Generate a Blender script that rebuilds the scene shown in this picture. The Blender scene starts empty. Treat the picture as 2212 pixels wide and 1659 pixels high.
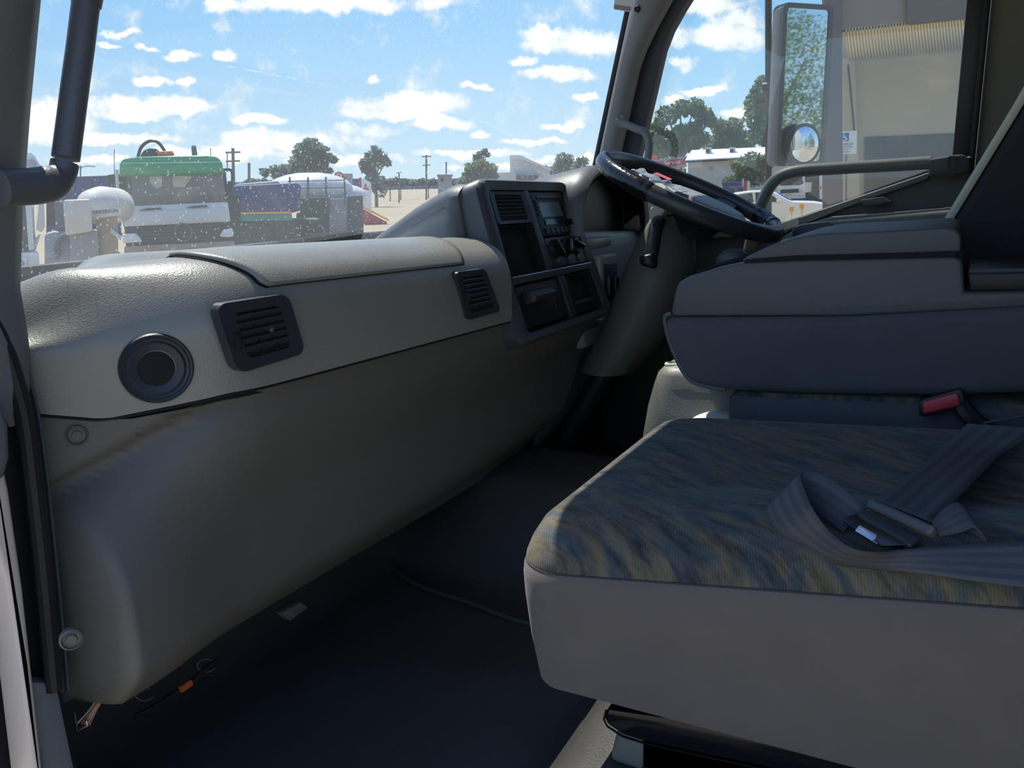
import bpy, bmesh, math, random
from math import sin, cos, tan, radians, pi, exp, sqrt
from mathutils import Vector as V, Matrix

random.seed(7)
S = bpy.context.scene
COL = S.collection

# ------------------------------------------------------------------ camera
# vehicle frame: +X towards the driver's side, +Y forwards, +Z up, cab floor at z = 0
CAM = V((0.0, 0.0, 0.85))
FPX = 1805.0
AZ, PITCH, ROLL = radians(28.5), radians(13.4), radians(1.5)
FW = V((cos(AZ) * cos(PITCH), sin(AZ) * cos(PITCH), -sin(PITCH)))
R0 = V((sin(AZ), -cos(AZ), 0)); U0 = R0.cross(FW)
RT = R0 * cos(ROLL) - U0 * sin(ROLL)
UP = U0 * cos(ROLL) + R0 * sin(ROLL)
HH = V((cos(AZ), sin(AZ), 0))           # horizontal heading
cd = bpy.data.cameras.new('camera'); co = bpy.data.objects.new('camera', cd); COL.objects.link(co)
cd.sensor_width = 36.0; cd.lens = FPX / 2212 * 36.0; cd.clip_start = 0.02; cd.clip_end = 3000
co.matrix_world = Matrix(((RT.x, UP.x, -FW.x, CAM.x), (RT.y, UP.y, -FW.y, CAM.y), (RT.z, UP.z, -FW.z, CAM.z), (0, 0, 0, 1)))
S.camera = co

def ray(px, py): return FW + RT * ((px - 1106) / FPX) + UP * ((829.5 - py) / FPX)
def onX(px, py, x): d = ray(px, py); return CAM + d * ((x - CAM.x) / d.x)
def onY(px, py, y): d = ray(px, py); return CAM + d * ((y - CAM.y) / d.y)
def onZ(px, py, z): d = ray(px, py); return CAM + d * ((z - CAM.z) / d.z)
def ext(px, py, D): d = ray(px, py); return CAM + d * (D / d.dot(HH))
def z_(zc): return CAM.z + zc            # height given relative to eye level

# ------------------------------------------------------------------ view, sky, sun
S.view_settings.view_transform = 'Standard'; S.view_settings.look = 'None'
S.view_settings.exposure = 0.0; S.view_settings.gamma = 1.0; S.view_settings.use_curve_mapping = False
SUN_EL, SUN_AZ = radians(59.8), radians(58)       # azimuth measured from +X towards +Y
SUN_STRENGTH = 6.5
SKY_STRENGTH = 1.1

def lin(r, g, b):
    f = lambda c: c / 12.92 if c <= 0.04045 else ((c + 0.055) / 1.055) ** 2.4
    return (f(r / 255), f(g / 255), f(b / 255), 1.0)

world = bpy.data.worlds.new('sky'); S.world = world; world.use_nodes = True
wt = world.node_tree; wt.nodes.clear()
class NT:
    def __init__(s, t): s.t = t
    def n(s, typ, **kw):
        nd = s.t.nodes.new(typ)
        for k, v in kw.items():
            if k == 'inp':
                for i, x in v.items():
                    if hasattr(x, 'is_output'): s.t.links.new(x, nd.inputs[i])
                    else: nd.inputs[i].default_value = x
            else: setattr(nd, k, v)
        return nd
    def m(s, op, a, b=0.0, c=0.0, clamp=False):
        nd = s.n('ShaderNodeMath', operation=op, use_clamp=clamp, inp={0: a, 1: b, 2: c}); return nd.outputs[0]
    def vm(s, op, a, b=(0, 0, 0)):
        nd = s.n('ShaderNodeVectorMath', operation=op, inp={0: a, 1: b})
        return nd.outputs['Value'] if op in ('DOT_PRODUCT', 'LENGTH') else nd.outputs[0]
    def ramp(s, fac, stops, interp='LINEAR'):
        nd = s.n('ShaderNodeValToRGB', inp={0: fac}); cr = nd.color_ramp; cr.interpolation = interp
        while len(cr.elements) < len(stops): cr.elements.new(0.5)
        for e, (p, c) in zip(cr.elements, stops): e.position = p; e.color = c
        return nd.outputs[0]
    def mix(s, fac, a, b, blend='MIX'):
        nd = s.n('ShaderNodeMix', data_type='RGBA', blend_type=blend)
        for k, v in (('Factor', fac), ('A', a), ('B', b)):
            sock = [i for i in nd.inputs if i.name == k and (k == 'Factor' and i.type == 'VALUE' or i.type == 'RGBA')][0]
            if hasattr(v, 'is_output'): s.t.links.new(v, sock)
            else: sock.default_value = v
        return [o for o in nd.outputs if o.type == 'RGBA'][0]

def build_sky():
    W = NT(wt)
    tc = W.n('ShaderNodeTexCoord').outputs['Generated']
    D = W.vm('NORMALIZE', tc)
    sep = W.n('ShaderNodeSeparateXYZ', inp={0: D})
    el = sep.outputs['Z']
    sky = W.ramp(W.m('ADD', el, 0.05), [(0.0, lin(186, 200, 205)), (0.05, lin(212, 235, 248)), (0.12, lin(188, 226, 253)), (0.22, lin(150, 207, 253)),
                               (0.36, lin(118, 183, 250)), (0.60, lin(96, 152, 226)), (1.0, lin(74, 122, 200))])
    # ripple the direction so that the clouds get ragged edges
    nz = W.n('ShaderNodeTexNoise', noise_dimensions='3D', inp={'Vector': D, 'Scale': 26.0, 'Detail': 6.0, 'Roughness': 0.62})
    nz2 = W.n('ShaderNodeTexNoise', noise_dimensions='3D', inp={'Vector': D, 'Scale': 9.0, 'Detail': 3.0, 'Roughness': 0.5})
    off = W.vm('SUBTRACT', nz.outputs['Color'], (0.5, 0.5, 0.5))
    sc = W.n('ShaderNodeVectorMath', operation='SCALE', inp={0: off, 'Scale': 0.030}).outputs[0]
    Dn = W.vm('ADD', D, sc)
    clouds = [(690, 4, 300, 24), (455, 20, 42, 15), (1235, 92, 128, 34), (1128, 132, 44, 12), (1185, 75, 70, 18), (1560, 75, 125, 36), (1600, 40, 90, 22), (1530, 12, 90, 22),
              (1480, 138, 46, 13), (1205, 163, 95, 15), (1265, 206, 36, 9), (485, 121, 30, 14), (392, 121, 44, 11), (330, 179, 48, 10),
              (404, 178, 22, 8), (255, 71, 50, 7), (232, 95, 28, 6), (322, 104, 26, 7), (800, 172, 20, 10), (300, 228, 150, 20), (270, 245, 90, 16),
              (90, 262, 100, 40), (870, 226, 160, 26), (820, 245, 120, 18), (572, 259, 58, 12), (950, 268, 84, 17), (1042, 288, 24, 11), (1214, 273, 54, 9), (1035, 188, 40, 9),
              (640, 305, 190, 26), (500, 330, 190, 16), (780, 285, 110, 22), (740, 345, 200, 14), (1000, 330, 160, 10), (1150, 305, 90, 8), (220, 300, 160, 14),
              (1520, 196, 44, 9), (1462, 213, 24, 9), (1590, 244, 40, 10), (1080, 360, 160, 9), (300, 345, 200, 10), (1215, 345, 120, 10)]
    tot = None
    for (cx, cy, rx, ry) in clouds:
        c = ray(cx, cy).normalized()
        e1 = (RT - c * RT.dot(c)).normalized(); e2 = c.cross(e1)
        u = W.vm('DOT_PRODUCT', Dn, tuple(e1 / (rx * 1.02 / FPX)))
        v = W.vm('DOT_PRODUCT', Dn, tuple(e2 / (ry * 1.10 / FPX)))
        r2 = W.m('MULTIPLY_ADD', u, u, W.m('MULTIPLY', v, v))
        val = W.m('SUBTRACT', 1.0, r2)
        tot = val if tot is None else W.m('MAXIMUM', tot, val)
    front = W.m('GREATER_THAN', W.vm('DOT_PRODUCT', D, tuple(HH)), 0.2)
    tot = W.m('MULTIPLY', tot, front)
    # the same kind of cloud over the rest of the sky
    pr = W.n('ShaderNodeCombineXYZ', inp={0: W.m('DIVIDE', sep.outputs[0], W.m('MAXIMUM', W.m('ADD', el, 0.12), 0.05)),
                                          1: W.m('DIVIDE', sep.outputs[1], W.m('MAXIMUM', W.m('ADD', el, 0.12), 0.05)), 2: 0.0}).outputs[0]
    gn = W.n('ShaderNodeTexNoise', noise_dimensions='3D', inp={'Vector': pr, 'Scale': 1.7, 'Detail': 8.0, 'Roughness': 0.55}).outputs[0]
    gen = W.m('MULTIPLY_ADD', gn, 5.0, -2.75)
    away = W.n('ShaderNodeMapRange', interpolation_type='SMOOTHSTEP', inp={0: W.vm('DOT_PRODUCT', D, tuple(FW)), 1: 0.72, 2: 0.6, 3: 0.0, 4: 1.0}).outputs[0]
    gen = W.m('MULTIPLY', gen, away)
    tot = W.m('MAXIMUM', tot, gen)
    rag = W.m('MULTIPLY_ADD', W.m('SUBTRACT', nz.outputs[0], 0.5), 2.6, tot)
    rag = W.m('MULTIPLY_ADD', W.m('SUBTRACT', nz2.outputs[0], 0.5), 1.2, rag)
    mask = W.n('ShaderNodeMapRange', interpolation_type='SMOOTHSTEP', inp={0: rag, 1: 0.05, 2: 0.75, 3: 0.0, 4: 1.0}).outputs[0]
    body = W.n('ShaderNodeMapRange', inp={0: rag, 1: 0.3, 2: 1.3, 3: 0.0, 4: 1.0}).outputs[0]
    ccol = W.mix(body, lin(238, 244, 250), (1.3, 1.3, 1.28, 1))
    col = W.mix(W.m('MULTIPLY', mask, 0.97), sky, ccol)
    low = W.m('LESS_THAN', el, -0.01)
    col = W.mix(low, col, lin(150, 150, 140))
    bg = W.n('ShaderNodeBackground', inp={0: col, 1: SKY_STRENGTH})
    out = W.n('ShaderNodeOutputWorld', inp={0: bg.outputs[0]})
build_sky()

sd = bpy.data.lights.new('sun', 'SUN'); so = bpy.data.objects.new('sun', sd); COL.objects.link(so)
sd.energy = SUN_STRENGTH; sd.angle = radians(0.53); sd.color = (1.0, 0.95, 0.86)
sv = V((cos(SUN_EL) * cos(SUN_AZ), cos(SUN_EL) * sin(SUN_AZ), sin(SUN_EL)))
so.rotation_euler = sv.to_track_quat('Z', 'Y').to_euler(); so.location = (0, 0, 30)

# ------------------------------------------------------------------ materials
MATS = {}
def mat(name, col, rough=0.6, metal=0.0, bump=0.0, bscale=200.0, var=0.0, vscale=6.0, spec=0.5, voro=False, sheen=0.0, coat=0.0):
    m = bpy.data.materials.new(name); m.use_nodes = True; t = m.node_tree
    N = NT(t); b = t.nodes['Principled BSDF']
    b.inputs['Roughness'].default_value = rough; b.inputs['Metallic'].default_value = metal
    b.inputs['Specular IOR Level'].default_value = spec
    if sheen: b.inputs['Sheen Weight'].default_value = sheen
    if coat: b.inputs['Coat Weight'].default_value = coat
    c = lin(*col); b.inputs['Base Color'].default_value = c
    tc = None
    if bump or var: tc = N.n('ShaderNodeTexCoord').outputs['Object']
    if var:
        nz = N.n('ShaderNodeTexNoise', inp={'Vector': tc, 'Scale': vscale, 'Detail': 5.0, 'Roughness': 0.6}).outputs[0]
        k = N.n('ShaderNodeMapRange', inp={0: nz, 1: 0.3, 2: 0.7, 3: 1 - var, 4: 1 + var}).outputs[0]
        t.links.new(N.mix(1.0, c, N.n('ShaderNodeCombineColor', inp={0: k, 1: k, 2: k}).outputs[0], 'MULTIPLY'), b.inputs['Base Color'])
    if bump:
        if voro: h = N.n('ShaderNodeTexVoronoi', feature='SMOOTH_F1', inp={'Vector': tc, 'Scale': bscale}).outputs['Distance']
        else: h = N.n('ShaderNodeTexNoise', inp={'Vector': tc, 'Scale': bscale, 'Detail': 3.0}).outputs[0]
        bp = N.n('ShaderNodeBump', inp={'Strength': bump, 'Distance': 0.002, 'Height': h})
        t.links.new(bp.outputs[0], b.inputs['Normal'])
    MATS[name] = m; return m

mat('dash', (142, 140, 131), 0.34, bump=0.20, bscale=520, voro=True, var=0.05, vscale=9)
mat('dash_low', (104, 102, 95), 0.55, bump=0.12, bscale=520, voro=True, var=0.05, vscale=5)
mat('hood', (106, 109, 109), 0.40, bump=0.14, bscale=520, voro=True)
mat('bezel', (74, 78, 82), 0.42, bump=0.10, bscale=600)
mat('bezel_dark', (50, 54, 60), 0.45, bump=0.08, bscale=600)
mat('black', (30, 31, 33), 0.45); mat('binnacle', (86, 88, 88), 0.45, bump=0.12, bscale=520, voro=True); mat('lens', (8, 9, 11), 0.3, spec=0.12); mat('pale_web', (196, 190, 168), 0.8); mat('seam_thread', (62, 58, 58), 0.9)  # binnacle: shading of the instrument hood put into a darker grey
mat('black_gloss', (18, 20, 23), 0.16)
mat('recess', (16, 18, 21), 0.8)
mat('rubber', (30, 31, 34), 0.6, bump=0.1, bscale=150)
mat('mat_floor', (72, 70, 68), 0.42, bump=0.35, bscale=240, var=0.15, vscale=5)
mat('pillar', (122, 124, 124), 0.6, bump=0.15, bscale=500, voro=True)
mat('pillar_dark', (66, 70, 78), 0.6, bump=0.12, bscale=500)
mat('handle', (92, 94, 98), 0.45, bump=0.15, bscale=500, voro=True)
mat('door_trim', (116, 117, 110), 0.5, bump=0.2, bscale=400, voro=True)
mat('door_dark', (76, 77, 74), 0.55, bump=0.15, bscale=400, voro=True)
mat('lining', (120, 117, 104), 0.8, bump=0.1, bscale=300)
mat('roof_lining', (150, 150, 144), 0.9)
mat('cream_paint', (218, 202, 188), 0.35)
mat('seat_side', (104, 97, 93), 0.95, bump=0.25, bscale=900, var=0.06, vscale=14, spec=0.15, sheen=0.15)
mat('navy_fabric', (88, 87, 92), 0.95, bump=0.25, bscale=900, var=0.08, vscale=10, spec=0.15, sheen=0.1)
mat('tray', (86, 88, 88), 0.5, bump=0.16, bscale=420, voro=True)
mat('driver_fabric', (58, 57, 60), 0.95, bump=0.2, bscale=700, spec=0.1)
mat('tunnel', (108, 110, 102), 0.5, bump=0.18, bscale=420, voro=True)
mat('cream_plastic', (196, 196, 182), 0.5)
mat('red_button', (196, 50, 66), 0.35)
mat('steel', (180, 182, 190), 0.22, metal=1.0)
mat('dark_steel', (70, 72, 78), 0.3, metal=1.0)
mat('wheel_skin', (60, 63, 66), 0.30, bump=0.08, bscale=500)
mat('tape', (26, 28, 30), 0.18, bump=0.5, bscale=90)
mat('hub', (142, 146, 150), 0.45)
mat('cowl', (94, 92, 84), 0.55, bump=0.1, bscale=420, voro=True)
mat('red_sticker', (214, 70, 66), 0.4)
mat('film', (160, 162, 164), 0.15)
mat('white', (232, 232, 230), 0.5)
mat('white_truck', (214, 214, 212), 0.3, var=0.05, vscale=0.8)
mat('cream_truck', (208, 198, 184), 0.4)
mat('off_white', (200, 199, 192), 0.6, var=0.05, vscale=1)
mat('green_paint', (44, 150, 98), 0.25, coat=0.3)
mat('dark_green', (40, 66, 60), 0.6, var=0.15, vscale=1.2)
mat('teal', (50, 140, 134), 0.5)
mat('blue_body', (38, 54, 112), 0.5, var=0.08, vscale=1.0)
mat('truck_glass', (30, 38, 52), 0.08)
mat('dark', (38, 42, 48), 0.7)
mat('orange', (240, 112, 44), 0.4)
mat('orange_wire', (226, 120, 60), 0.5)
mat('cream_wire', (220, 206, 180), 0.5)
mat('yellow_bin', (232, 170, 40), 0.5)
mat('blue_bin', (50, 66, 116), 0.5)
mat('red_sign', (176, 38, 56), 0.5)
mat('grey_clad', (150, 150, 152), 0.6, var=0.05, vscale=0.6)
mat('beige_wall', (188, 176, 150), 0.8, var=0.04, vscale=0.5)
mat('fascia', (140, 130, 122), 0.8)
mat('fascia_reflection', (100, 96, 94), 0.8)  # fascia tone with the dark reflection put into the colour
mat('column', (104, 100, 98), 0.8, var=0.05, vscale=2)
mat('canopy', (236, 224, 186), 0.5)
mat('shed_wall', (188, 184, 174), 0.8, var=0.03)
mat('shed_roof', (220, 220, 224), 0.5)
mat('asphalt', (150, 140, 126), 0.9, var=0.12, vscale=0.35)
mat('dirt', (158, 144, 122), 0.95, var=0.12, vscale=0.2)
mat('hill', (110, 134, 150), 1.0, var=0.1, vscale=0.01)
mat('bark', (120, 110, 100), 0.9)
mat('pole', (96, 98, 102), 0.8)
mat('blue_sign', (34, 78, 160), 0.5)
mat('ink', (40, 42, 48), 0.7)
mat('radio_lcd', (104, 112, 112), 0.25)
mat('car_white', (238, 238, 236), 0.22, coat=0.5)
mat('wood', (168, 146, 120), 0.8)
mat('mirror_glass', (225, 228, 232), 0.02, metal=1.0)
mat('indicator', (232, 110, 60), 0.3)

def leaf_mat(name, a, b):
    m = mat(name, a, 0.7, spec=0.2); t = m.node_tree; N = NT(t); bs = t.nodes['Principled BSDF']
    tc = N.n('ShaderNodeTexCoord').outputs['Object']
    nz = N.n('ShaderNodeTexNoise', inp={'Vector': tc, 'Scale': 0.9, 'Detail': 6.0}).outputs[0]
    col = N.ramp(nz, [(0.35, lin(*a)), (0.68, lin(*b))])
    t.links.new(col, bs.inputs['Base Color'])
    tr = N.n('ShaderNodeBsdfTranslucent', inp={0: col}); mx = N.n('ShaderNodeMixShader', inp={0: 0.3, 1: bs.outputs[0], 2: tr.outputs[0]})
    t.links.new(mx.outputs[0], t.nodes['Material Output'].inputs[0])
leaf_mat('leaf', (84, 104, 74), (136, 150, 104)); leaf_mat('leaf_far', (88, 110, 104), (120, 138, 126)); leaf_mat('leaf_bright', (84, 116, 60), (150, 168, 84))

def fabric_pattern():
    m = mat('seat_pattern', (90, 90, 96), 0.95, spec=0.12, sheen=0.12); t = m.node_tree; N = NT(t); b = t.nodes['Principled BSDF']
    tc = N.n('ShaderNodeTexCoord').outputs['Object']
    mp = N.n('ShaderNodeMapping', inp={0: tc, 'Rotation': (0, 0, radians(-28)), 'Scale': (1 / 95, 1 / 15, 1 / 15)}, vector_type='TEXTURE').outputs[0]
    n1 = N.n('ShaderNodeTexNoise', inp={'Vector': mp, 'Scale': 1.0, 'Detail': 4.0, 'Roughness': 0.68, 'Distortion': 0.15})
    mp2 = N.n('ShaderNodeMapping', inp={0: tc, 'Location': (3, 5, 1), 'Rotation': (0, 0, radians(-31)), 'Scale': (1 / 55, 1 / 11, 1 / 12)}, vector_type='TEXTURE').outputs[0]
    n2 = N.n('ShaderNodeTexNoise', inp={'Vector': mp2, 'Scale': 1.0, 'Detail': 3.0, 'Distortion': 0.1})
    hue = N.ramp(n2.outputs[0], [(0.30, lin(82, 80, 86)), (0.42, lin(72, 84, 86)), (0.50, lin(100, 93, 89)), (0.58, lin(110, 101, 80)), (0.68, lin(74, 88, 83)), (0.78, lin(90, 83, 90))])
    val = N.ramp(n1.outputs[0], [(0.34, (0.42, 0.42, 0.44, 1)), (0.5, (0.88, 0.88, 0.87, 1)), (0.66, (1.2, 1.17, 1.12, 1))])
    mp3 = N.n('ShaderNodeMapping', inp={0: tc, 'Rotation': (0, 0, radians(68))}).outputs[0]
    wv = N.n('ShaderNodeTexWave', inp={'Vector': mp3, 'Scale': 110.0, 'Distortion': 1.5, 'Detail': 1.0}).outputs[0]
    k = N.n('ShaderNodeMapRange', inp={0: wv, 3: 0.86, 4: 1.08}).outputs[0]
    c = N.mix(1.0, N.mix(1.0, hue, val, 'MULTIPLY'), N.n('ShaderNodeCombineColor', inp={0: k, 1: k, 2: k}).outputs[0], 'MULTIPLY')
    t.links.new(c, b.inputs['Base Color'])
    bp = N.n('ShaderNodeBump', inp={'Strength': 0.25, 'Distance': 0.001, 'Height': wv}); t.links.new(bp.outputs[0], b.inputs['Normal'])
fabric_pattern()

def webbing():
    m = mat('webbing', (92, 95, 106), 0.75, spec=0.3); t = m.node_tree; N = NT(t); b = t.nodes['Principled BSDF']
    uv = N.n('ShaderNodeUVMap').outputs[0]
    sp = N.n('ShaderNodeSeparateXYZ', inp={0: uv})
    s = N.m('SINE', N.m('MULTIPLY', sp.outputs[0], 2 * pi * 4.0))
    k = N.n('ShaderNodeMapRange', inp={0: s, 1: -0.3, 2: 0.3, 3: 0.86, 4: 1.1}).outputs[0]
    fine = N.m('SINE', N.m('MULTIPLY', sp.outputs[1], 2 * pi * 500.0))
    c = N.mix(1.0, lin(80, 81, 86), N.n('ShaderNodeCombineColor', inp={0: k, 1: k, 2: k}).outputs[0], 'MULTIPLY')
    t.links.new(c, b.inputs['Base Color'])
    bp = N.n('ShaderNodeBump', inp={'Strength': 0.2, 'Distance': 0.0006, 'Height': fine}); t.links.new(bp.outputs[0], b.inputs['Normal'])
webbing()

def glass_mat(name, dirty):
    m = bpy.data.materials.new(name); m.use_nodes = True; t = m.node_tree; t.nodes.clear(); N = NT(t); MATS[name] = m
    tc = N.n('ShaderNodeTexCoord').outputs['Object']
    tr = N.n('ShaderNodeBsdfTransparent', inp={0: (0.95, 0.975, 0.97, 1)})
    gl = N.n('ShaderNodeBsdfGlossy', inp={0: (1, 1, 1, 1), 'Roughness': 0.01})
    fr = N.m('MULTIPLY_ADD', N.m('POWER', N.n('ShaderNodeLayerWeight', inp={0: 0.5}).outputs['Facing'], 5.0), 0.96, 0.05)
    mx = N.n('ShaderNodeMixShader', inp={0: N.m('MULTIPLY', fr, 0.9), 1: tr.outputs[0], 2: gl.outputs[0]})
    df = N.n('ShaderNodeBsdfDiffuse', inp={0: (0.75, 0.78, 0.78, 1)}); tl = N.n('ShaderNodeBsdfTranslucent', inp={0: (0.75, 0.78, 0.78, 1)})
    dust = N.n('ShaderNodeMixShader', inp={0: 0.5, 1: df.outputs[0], 2: tl.outputs[0]})
    n1 = N.n('ShaderNodeTexNoise', inp={'Vector': tc, 'Scale': 3.0, 'Detail': 5.0}).outputs[0]
    if dirty:
        sp = N.n('ShaderNodeSeparateXYZ', inp={0: tc})
        low = N.n('ShaderNodeMapRange', interpolation_type='SMOOTHSTEP', inp={0: sp.outputs[2], 1: 1.02, 2: 0.74, 3: 0.0, 4: 1.0}).outputs[0]
        film = N.m('MULTIPLY_ADD', low, N.m('MULTIPLY_ADD', n1, 0.13, 0.07), 0.018)
        # smear left where the wiper parks
        mp = N.n('ShaderNodeMapping', inp={0: tc, 'Location': (-1.24, 0, -0.775), 'Scale': (1, 0, 1)}).outputs[0]
        mp2 = N.n('ShaderNodeMapping', inp={0: mp, 'Rotation': (0, radians(28), 0), 'Scale': (6.5, 1, 15)}).outputs[0]
        ns = N.n('ShaderNodeTexNoise', inp={'Vector': tc, 'Scale': 40.0, 'Detail': 3.0}).outputs[0]
        e = N.m('SUBTRACT', N.m('MULTIPLY_ADD', ns, 0.7, 0.75), N.vm('LENGTH', mp2))
        sm = N.m('MULTIPLY', N.m('MULTIPLY', e, 1.4, clamp=True), 0.30)
        film = N.m('ADD', film, sm)
        vo = N.n('ShaderNodeTexVoronoi', inp={'Vector': tc, 'Scale': 130.0, 'Randomness': 1.0})
        sz = N.m('MULTIPLY', N.n('ShaderNodeSeparateColor', inp={0: vo.outputs['Color']}).outputs[0], 0.30)
        spk = N.m('LESS_THAN', vo.outputs['Distance'], N.m('MULTIPLY', sz, N.m('MULTIPLY', low, N.n('ShaderNodeMapRange', inp={0: sp.outputs[0], 1: 1.25, 2: 1.0, 3: 0.25, 4: 1.0}).outputs[0])))
        film = N.m('MULTIPLY_ADD', spk, 0.38, film)
    else:
        film = N.m('MULTIPLY_ADD', n1, 0.03, 0.035)
    mx2 = N.n('ShaderNodeMixShader', inp={0: film, 1: mx.outputs[0], 2: dust.outputs[0]})
    N.n('ShaderNodeOutputMaterial', inp={0: mx2.outputs[0]})
glass_mat('windscreen', True); glass_mat('side_glass', False)

# ------------------------------------------------------------------ mesh helpers
ORG = {}
class MB:
    def __init__(s): s.v = []; s.f = []; s.uv = None
    def add(s, vs, fs):
        o = len(s.v); s.v += [V(p) for p in vs]; s.f += [[i + o for i in f] for f in fs]; return s
    def box(s, c, size, M=None):
        hx, hy, hz = [q / 2 for q in size]; c = V(c); vs = []
        for sx, sy, sz in ((-1, -1, -1), (1, -1, -1), (1, 1, -1), (-1, 1, -1), (-1, -1, 1), (1, -1, 1), (1, 1, 1), (-1, 1, 1)):
            p = V((sx * hx, sy * hy, sz * hz)); vs.append(c + (M @ p if M else p))
        return s.add(vs, [(0, 3, 2, 1), (4, 5, 6, 7), (0, 1, 5, 4), (1, 2, 6, 5), (2, 3, 7, 6), (3, 0, 4, 7)])
    def loft(s, rings, closed=True, cap=True):
        n = len(rings[0]); vs = [p for r in rings for p in r]; fs = []
        for i in range(len(rings) - 1):
            for j in range(n if closed else n - 1):
                k = (j + 1) % n; fs.append((i * n + j, i * n + k, (i + 1) * n + k, (i + 1) * n + j))
        if cap and closed: fs.append(tuple(reversed(range(n)))); fs.append(tuple(range((len(rings) - 1) * n, len(rings) * n)))
        return s.add(vs, fs)
    def prism(s, pts, d):
        pts = [V(p) for p in pts]; d = V(d); return s.loft([pts, [p + d for p in pts]])
    def tube(s, path, r, n=10, cap=True):
        path = [V(p) for p in path]; m = len(path); rr = r if isinstance(r, (list, tuple)) else [r] * m
        rings = []; prev = None
        for i, p in enumerate(path):
            t = (path[min(i + 1, m - 1)] - path[max(i - 1, 0)]).normalized()
            if prev is None: a = t.orthogonal().normalized()
            else: a = (prev - t * prev.dot(t)).normalized()
            prev = a; b = t.cross(a)
            rings.append([p + (a * cos(2 * pi * k / n) + b * sin(2 * pi * k / n)) * rr[i] for k in range(n)])
        return s.loft(rings, True, cap)
    def lathe(s, c, axis, prof, n=24, cap=True):
        c = V(c); ax = V(axis).normalized(); a = ax.orthogonal().normalized(); b = ax.cross(a)
        return s.loft([[c + ax * h + (a * cos(2 * pi * k / n) + b * sin(2 * pi * k / n)) * max(r, 1e-5) for k in range(n)] for r, h in prof], True, cap)
    def ell(s, c, rad, n=16, M=None):
        c = V(c); rings = []
        for i in range(1, n // 2):
            th = pi * i / (n // 2); rings.append([])
            for k in range(n):
                p = V((rad[0] * sin(th) * cos(2 * pi * k / n), rad[1] * sin(th) * sin(2 * pi * k / n), rad[2] * cos(th)))
                rings[-1].append(c + (M @ p if M else p))
        return s.loft(rings, True, True)
    def grid(s, rows, thick=None):
        n = len(rows[0]); vs = [p for r in rows for p in r]; fs = []
        for i in range(len(rows) - 1):
            for j in range(n - 1): fs.append((i * n + j, i * n + j + 1, (i + 1) * n + j + 1, (i + 1) * n + j))
        return s.add(vs, fs)
    def build(s, name, m, parent=None, smooth=35, bevel=0.0, seg=2, label=None, cat=None, group=None, kind=None, solid=0.0, sub=0, flip=False, solid_off=-1):
        if parent is not None: org = ORG[parent.name]
        else:
            xs = [p.x for p in s.v]; ys = [p.y for p in s.v]; zs = [p.z for p in s.v]
            org = V(((min(xs) + max(xs)) / 2, (min(ys) + max(ys)) / 2, min(zs)))
        me = bpy.data.meshes.new(name); me.from_pydata([tuple(p - org) for p in s.v], [], s.f)
        if s.uv:
            ul = me.uv_layers.new(name='UVMap')
            for l in me.loops: ul.data[l.index].uv = s.uv[l.vertex_index]
        bm = bmesh.new(); bm.from_mesh(me)
        if not s.uv: bmesh.ops.remove_doubles(bm, verts=bm.verts, dist=1e-6)
        bmesh.ops.recalc_face_normals(bm, faces=bm.faces)
        if flip: bmesh.ops.reverse_faces(bm, faces=bm.faces)
        if bevel:
            es = [e for e in bm.edges if len(e.link_faces) == 2 and e.calc_face_angle(0) > radians(28)]
            bmesh.ops.bevel(bm, geom=es, offset=bevel, segments=seg, profile=0.5, affect='EDGES', clamp_overlap=True)
        bm.to_mesh(me); bm.free()
        me.polygons.foreach_set('use_smooth', [True] * len(me.polygons))
        if smooth < 180: me.set_sharp_from_angle(angle=radians(smooth))
        me.materials.append(MATS[m])
        o = bpy.data.objects.new(name, me); COL.objects.link(o); ORG[o.name] = org
        if parent is not None: o.parent = parent
        else: o.location = org
        if solid: md = o.modifiers.new('thickness', 'SOLIDIFY'); md.thickness = solid; md.offset = solid_off
        if sub: md = o.modifiers.new('smooth', 'SUBSURF'); md.levels = sub; md.render_levels = sub
        if label: o['label'] = label
        if cat: o['category'] = cat
        if group: o['group'] = group
        if kind: o['kind'] = kind
        return o

def thing(name, label, cat, loc, group=None, kind=None):
    o = bpy.data.objects.new(name, None); COL.objects.link(o); o.location = V(loc); o.empty_display_size = 0.05
    ORG[o.name] = V(loc); o['label'] = label
    if cat: o['category'] = cat
    if group: o['group'] = group
    if kind: o['kind'] = kind
    return o
def copy_part(src, parent, dloc):
    c = src.copy(); COL.objects.link(c); c.parent = parent; c.location = src.location + V(dloc); ORG[c.name] = ORG[src.name] + V(dloc); return c
def lerp(a, b, t): return a + (b - a) * t
def sstep(a, b, x):
    t = max(0.0, min(1.0, (x - a) / (b - a))); return t * t * (3 - 2 * t)
def catmull(pts, n=6):
    pts = [V(p) for p in pts]; out = []
    for i in range(len(pts) - 1):
        p0, p1, p2, p3 = pts[max(i - 1, 0)], pts[i], pts[i + 1], pts[min(i + 2, len(pts) - 1)]
        for k in range(n):
            t = k / n
            out.append(0.5 * ((2 * p1) + (p2 - p0) * t + (2 * p0 - 5 * p1 + 4 * p2 - p3) * t * t + (3 * p1 - p0 - 3 * p2 + p3) * t ** 3))
    out.append(pts[-1]); return out
def rrect(u0, v0, u1, v1, ru, rv=None, n=5):
    rv = ru if rv is None else rv; out = []
    for cx, cy, a0 in ((u1 - ru, v1 - rv, 0), (u0 + ru, v1 - rv, 90), (u0 + ru, v0 + rv, 180), (u1 - ru, v0 + rv, 270)):
        for k in range(n + 1):
            a = radians(a0 + 90 * k / n); out.append((cx + ru * cos(a), cy + rv * sin(a)))
    return out
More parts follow.
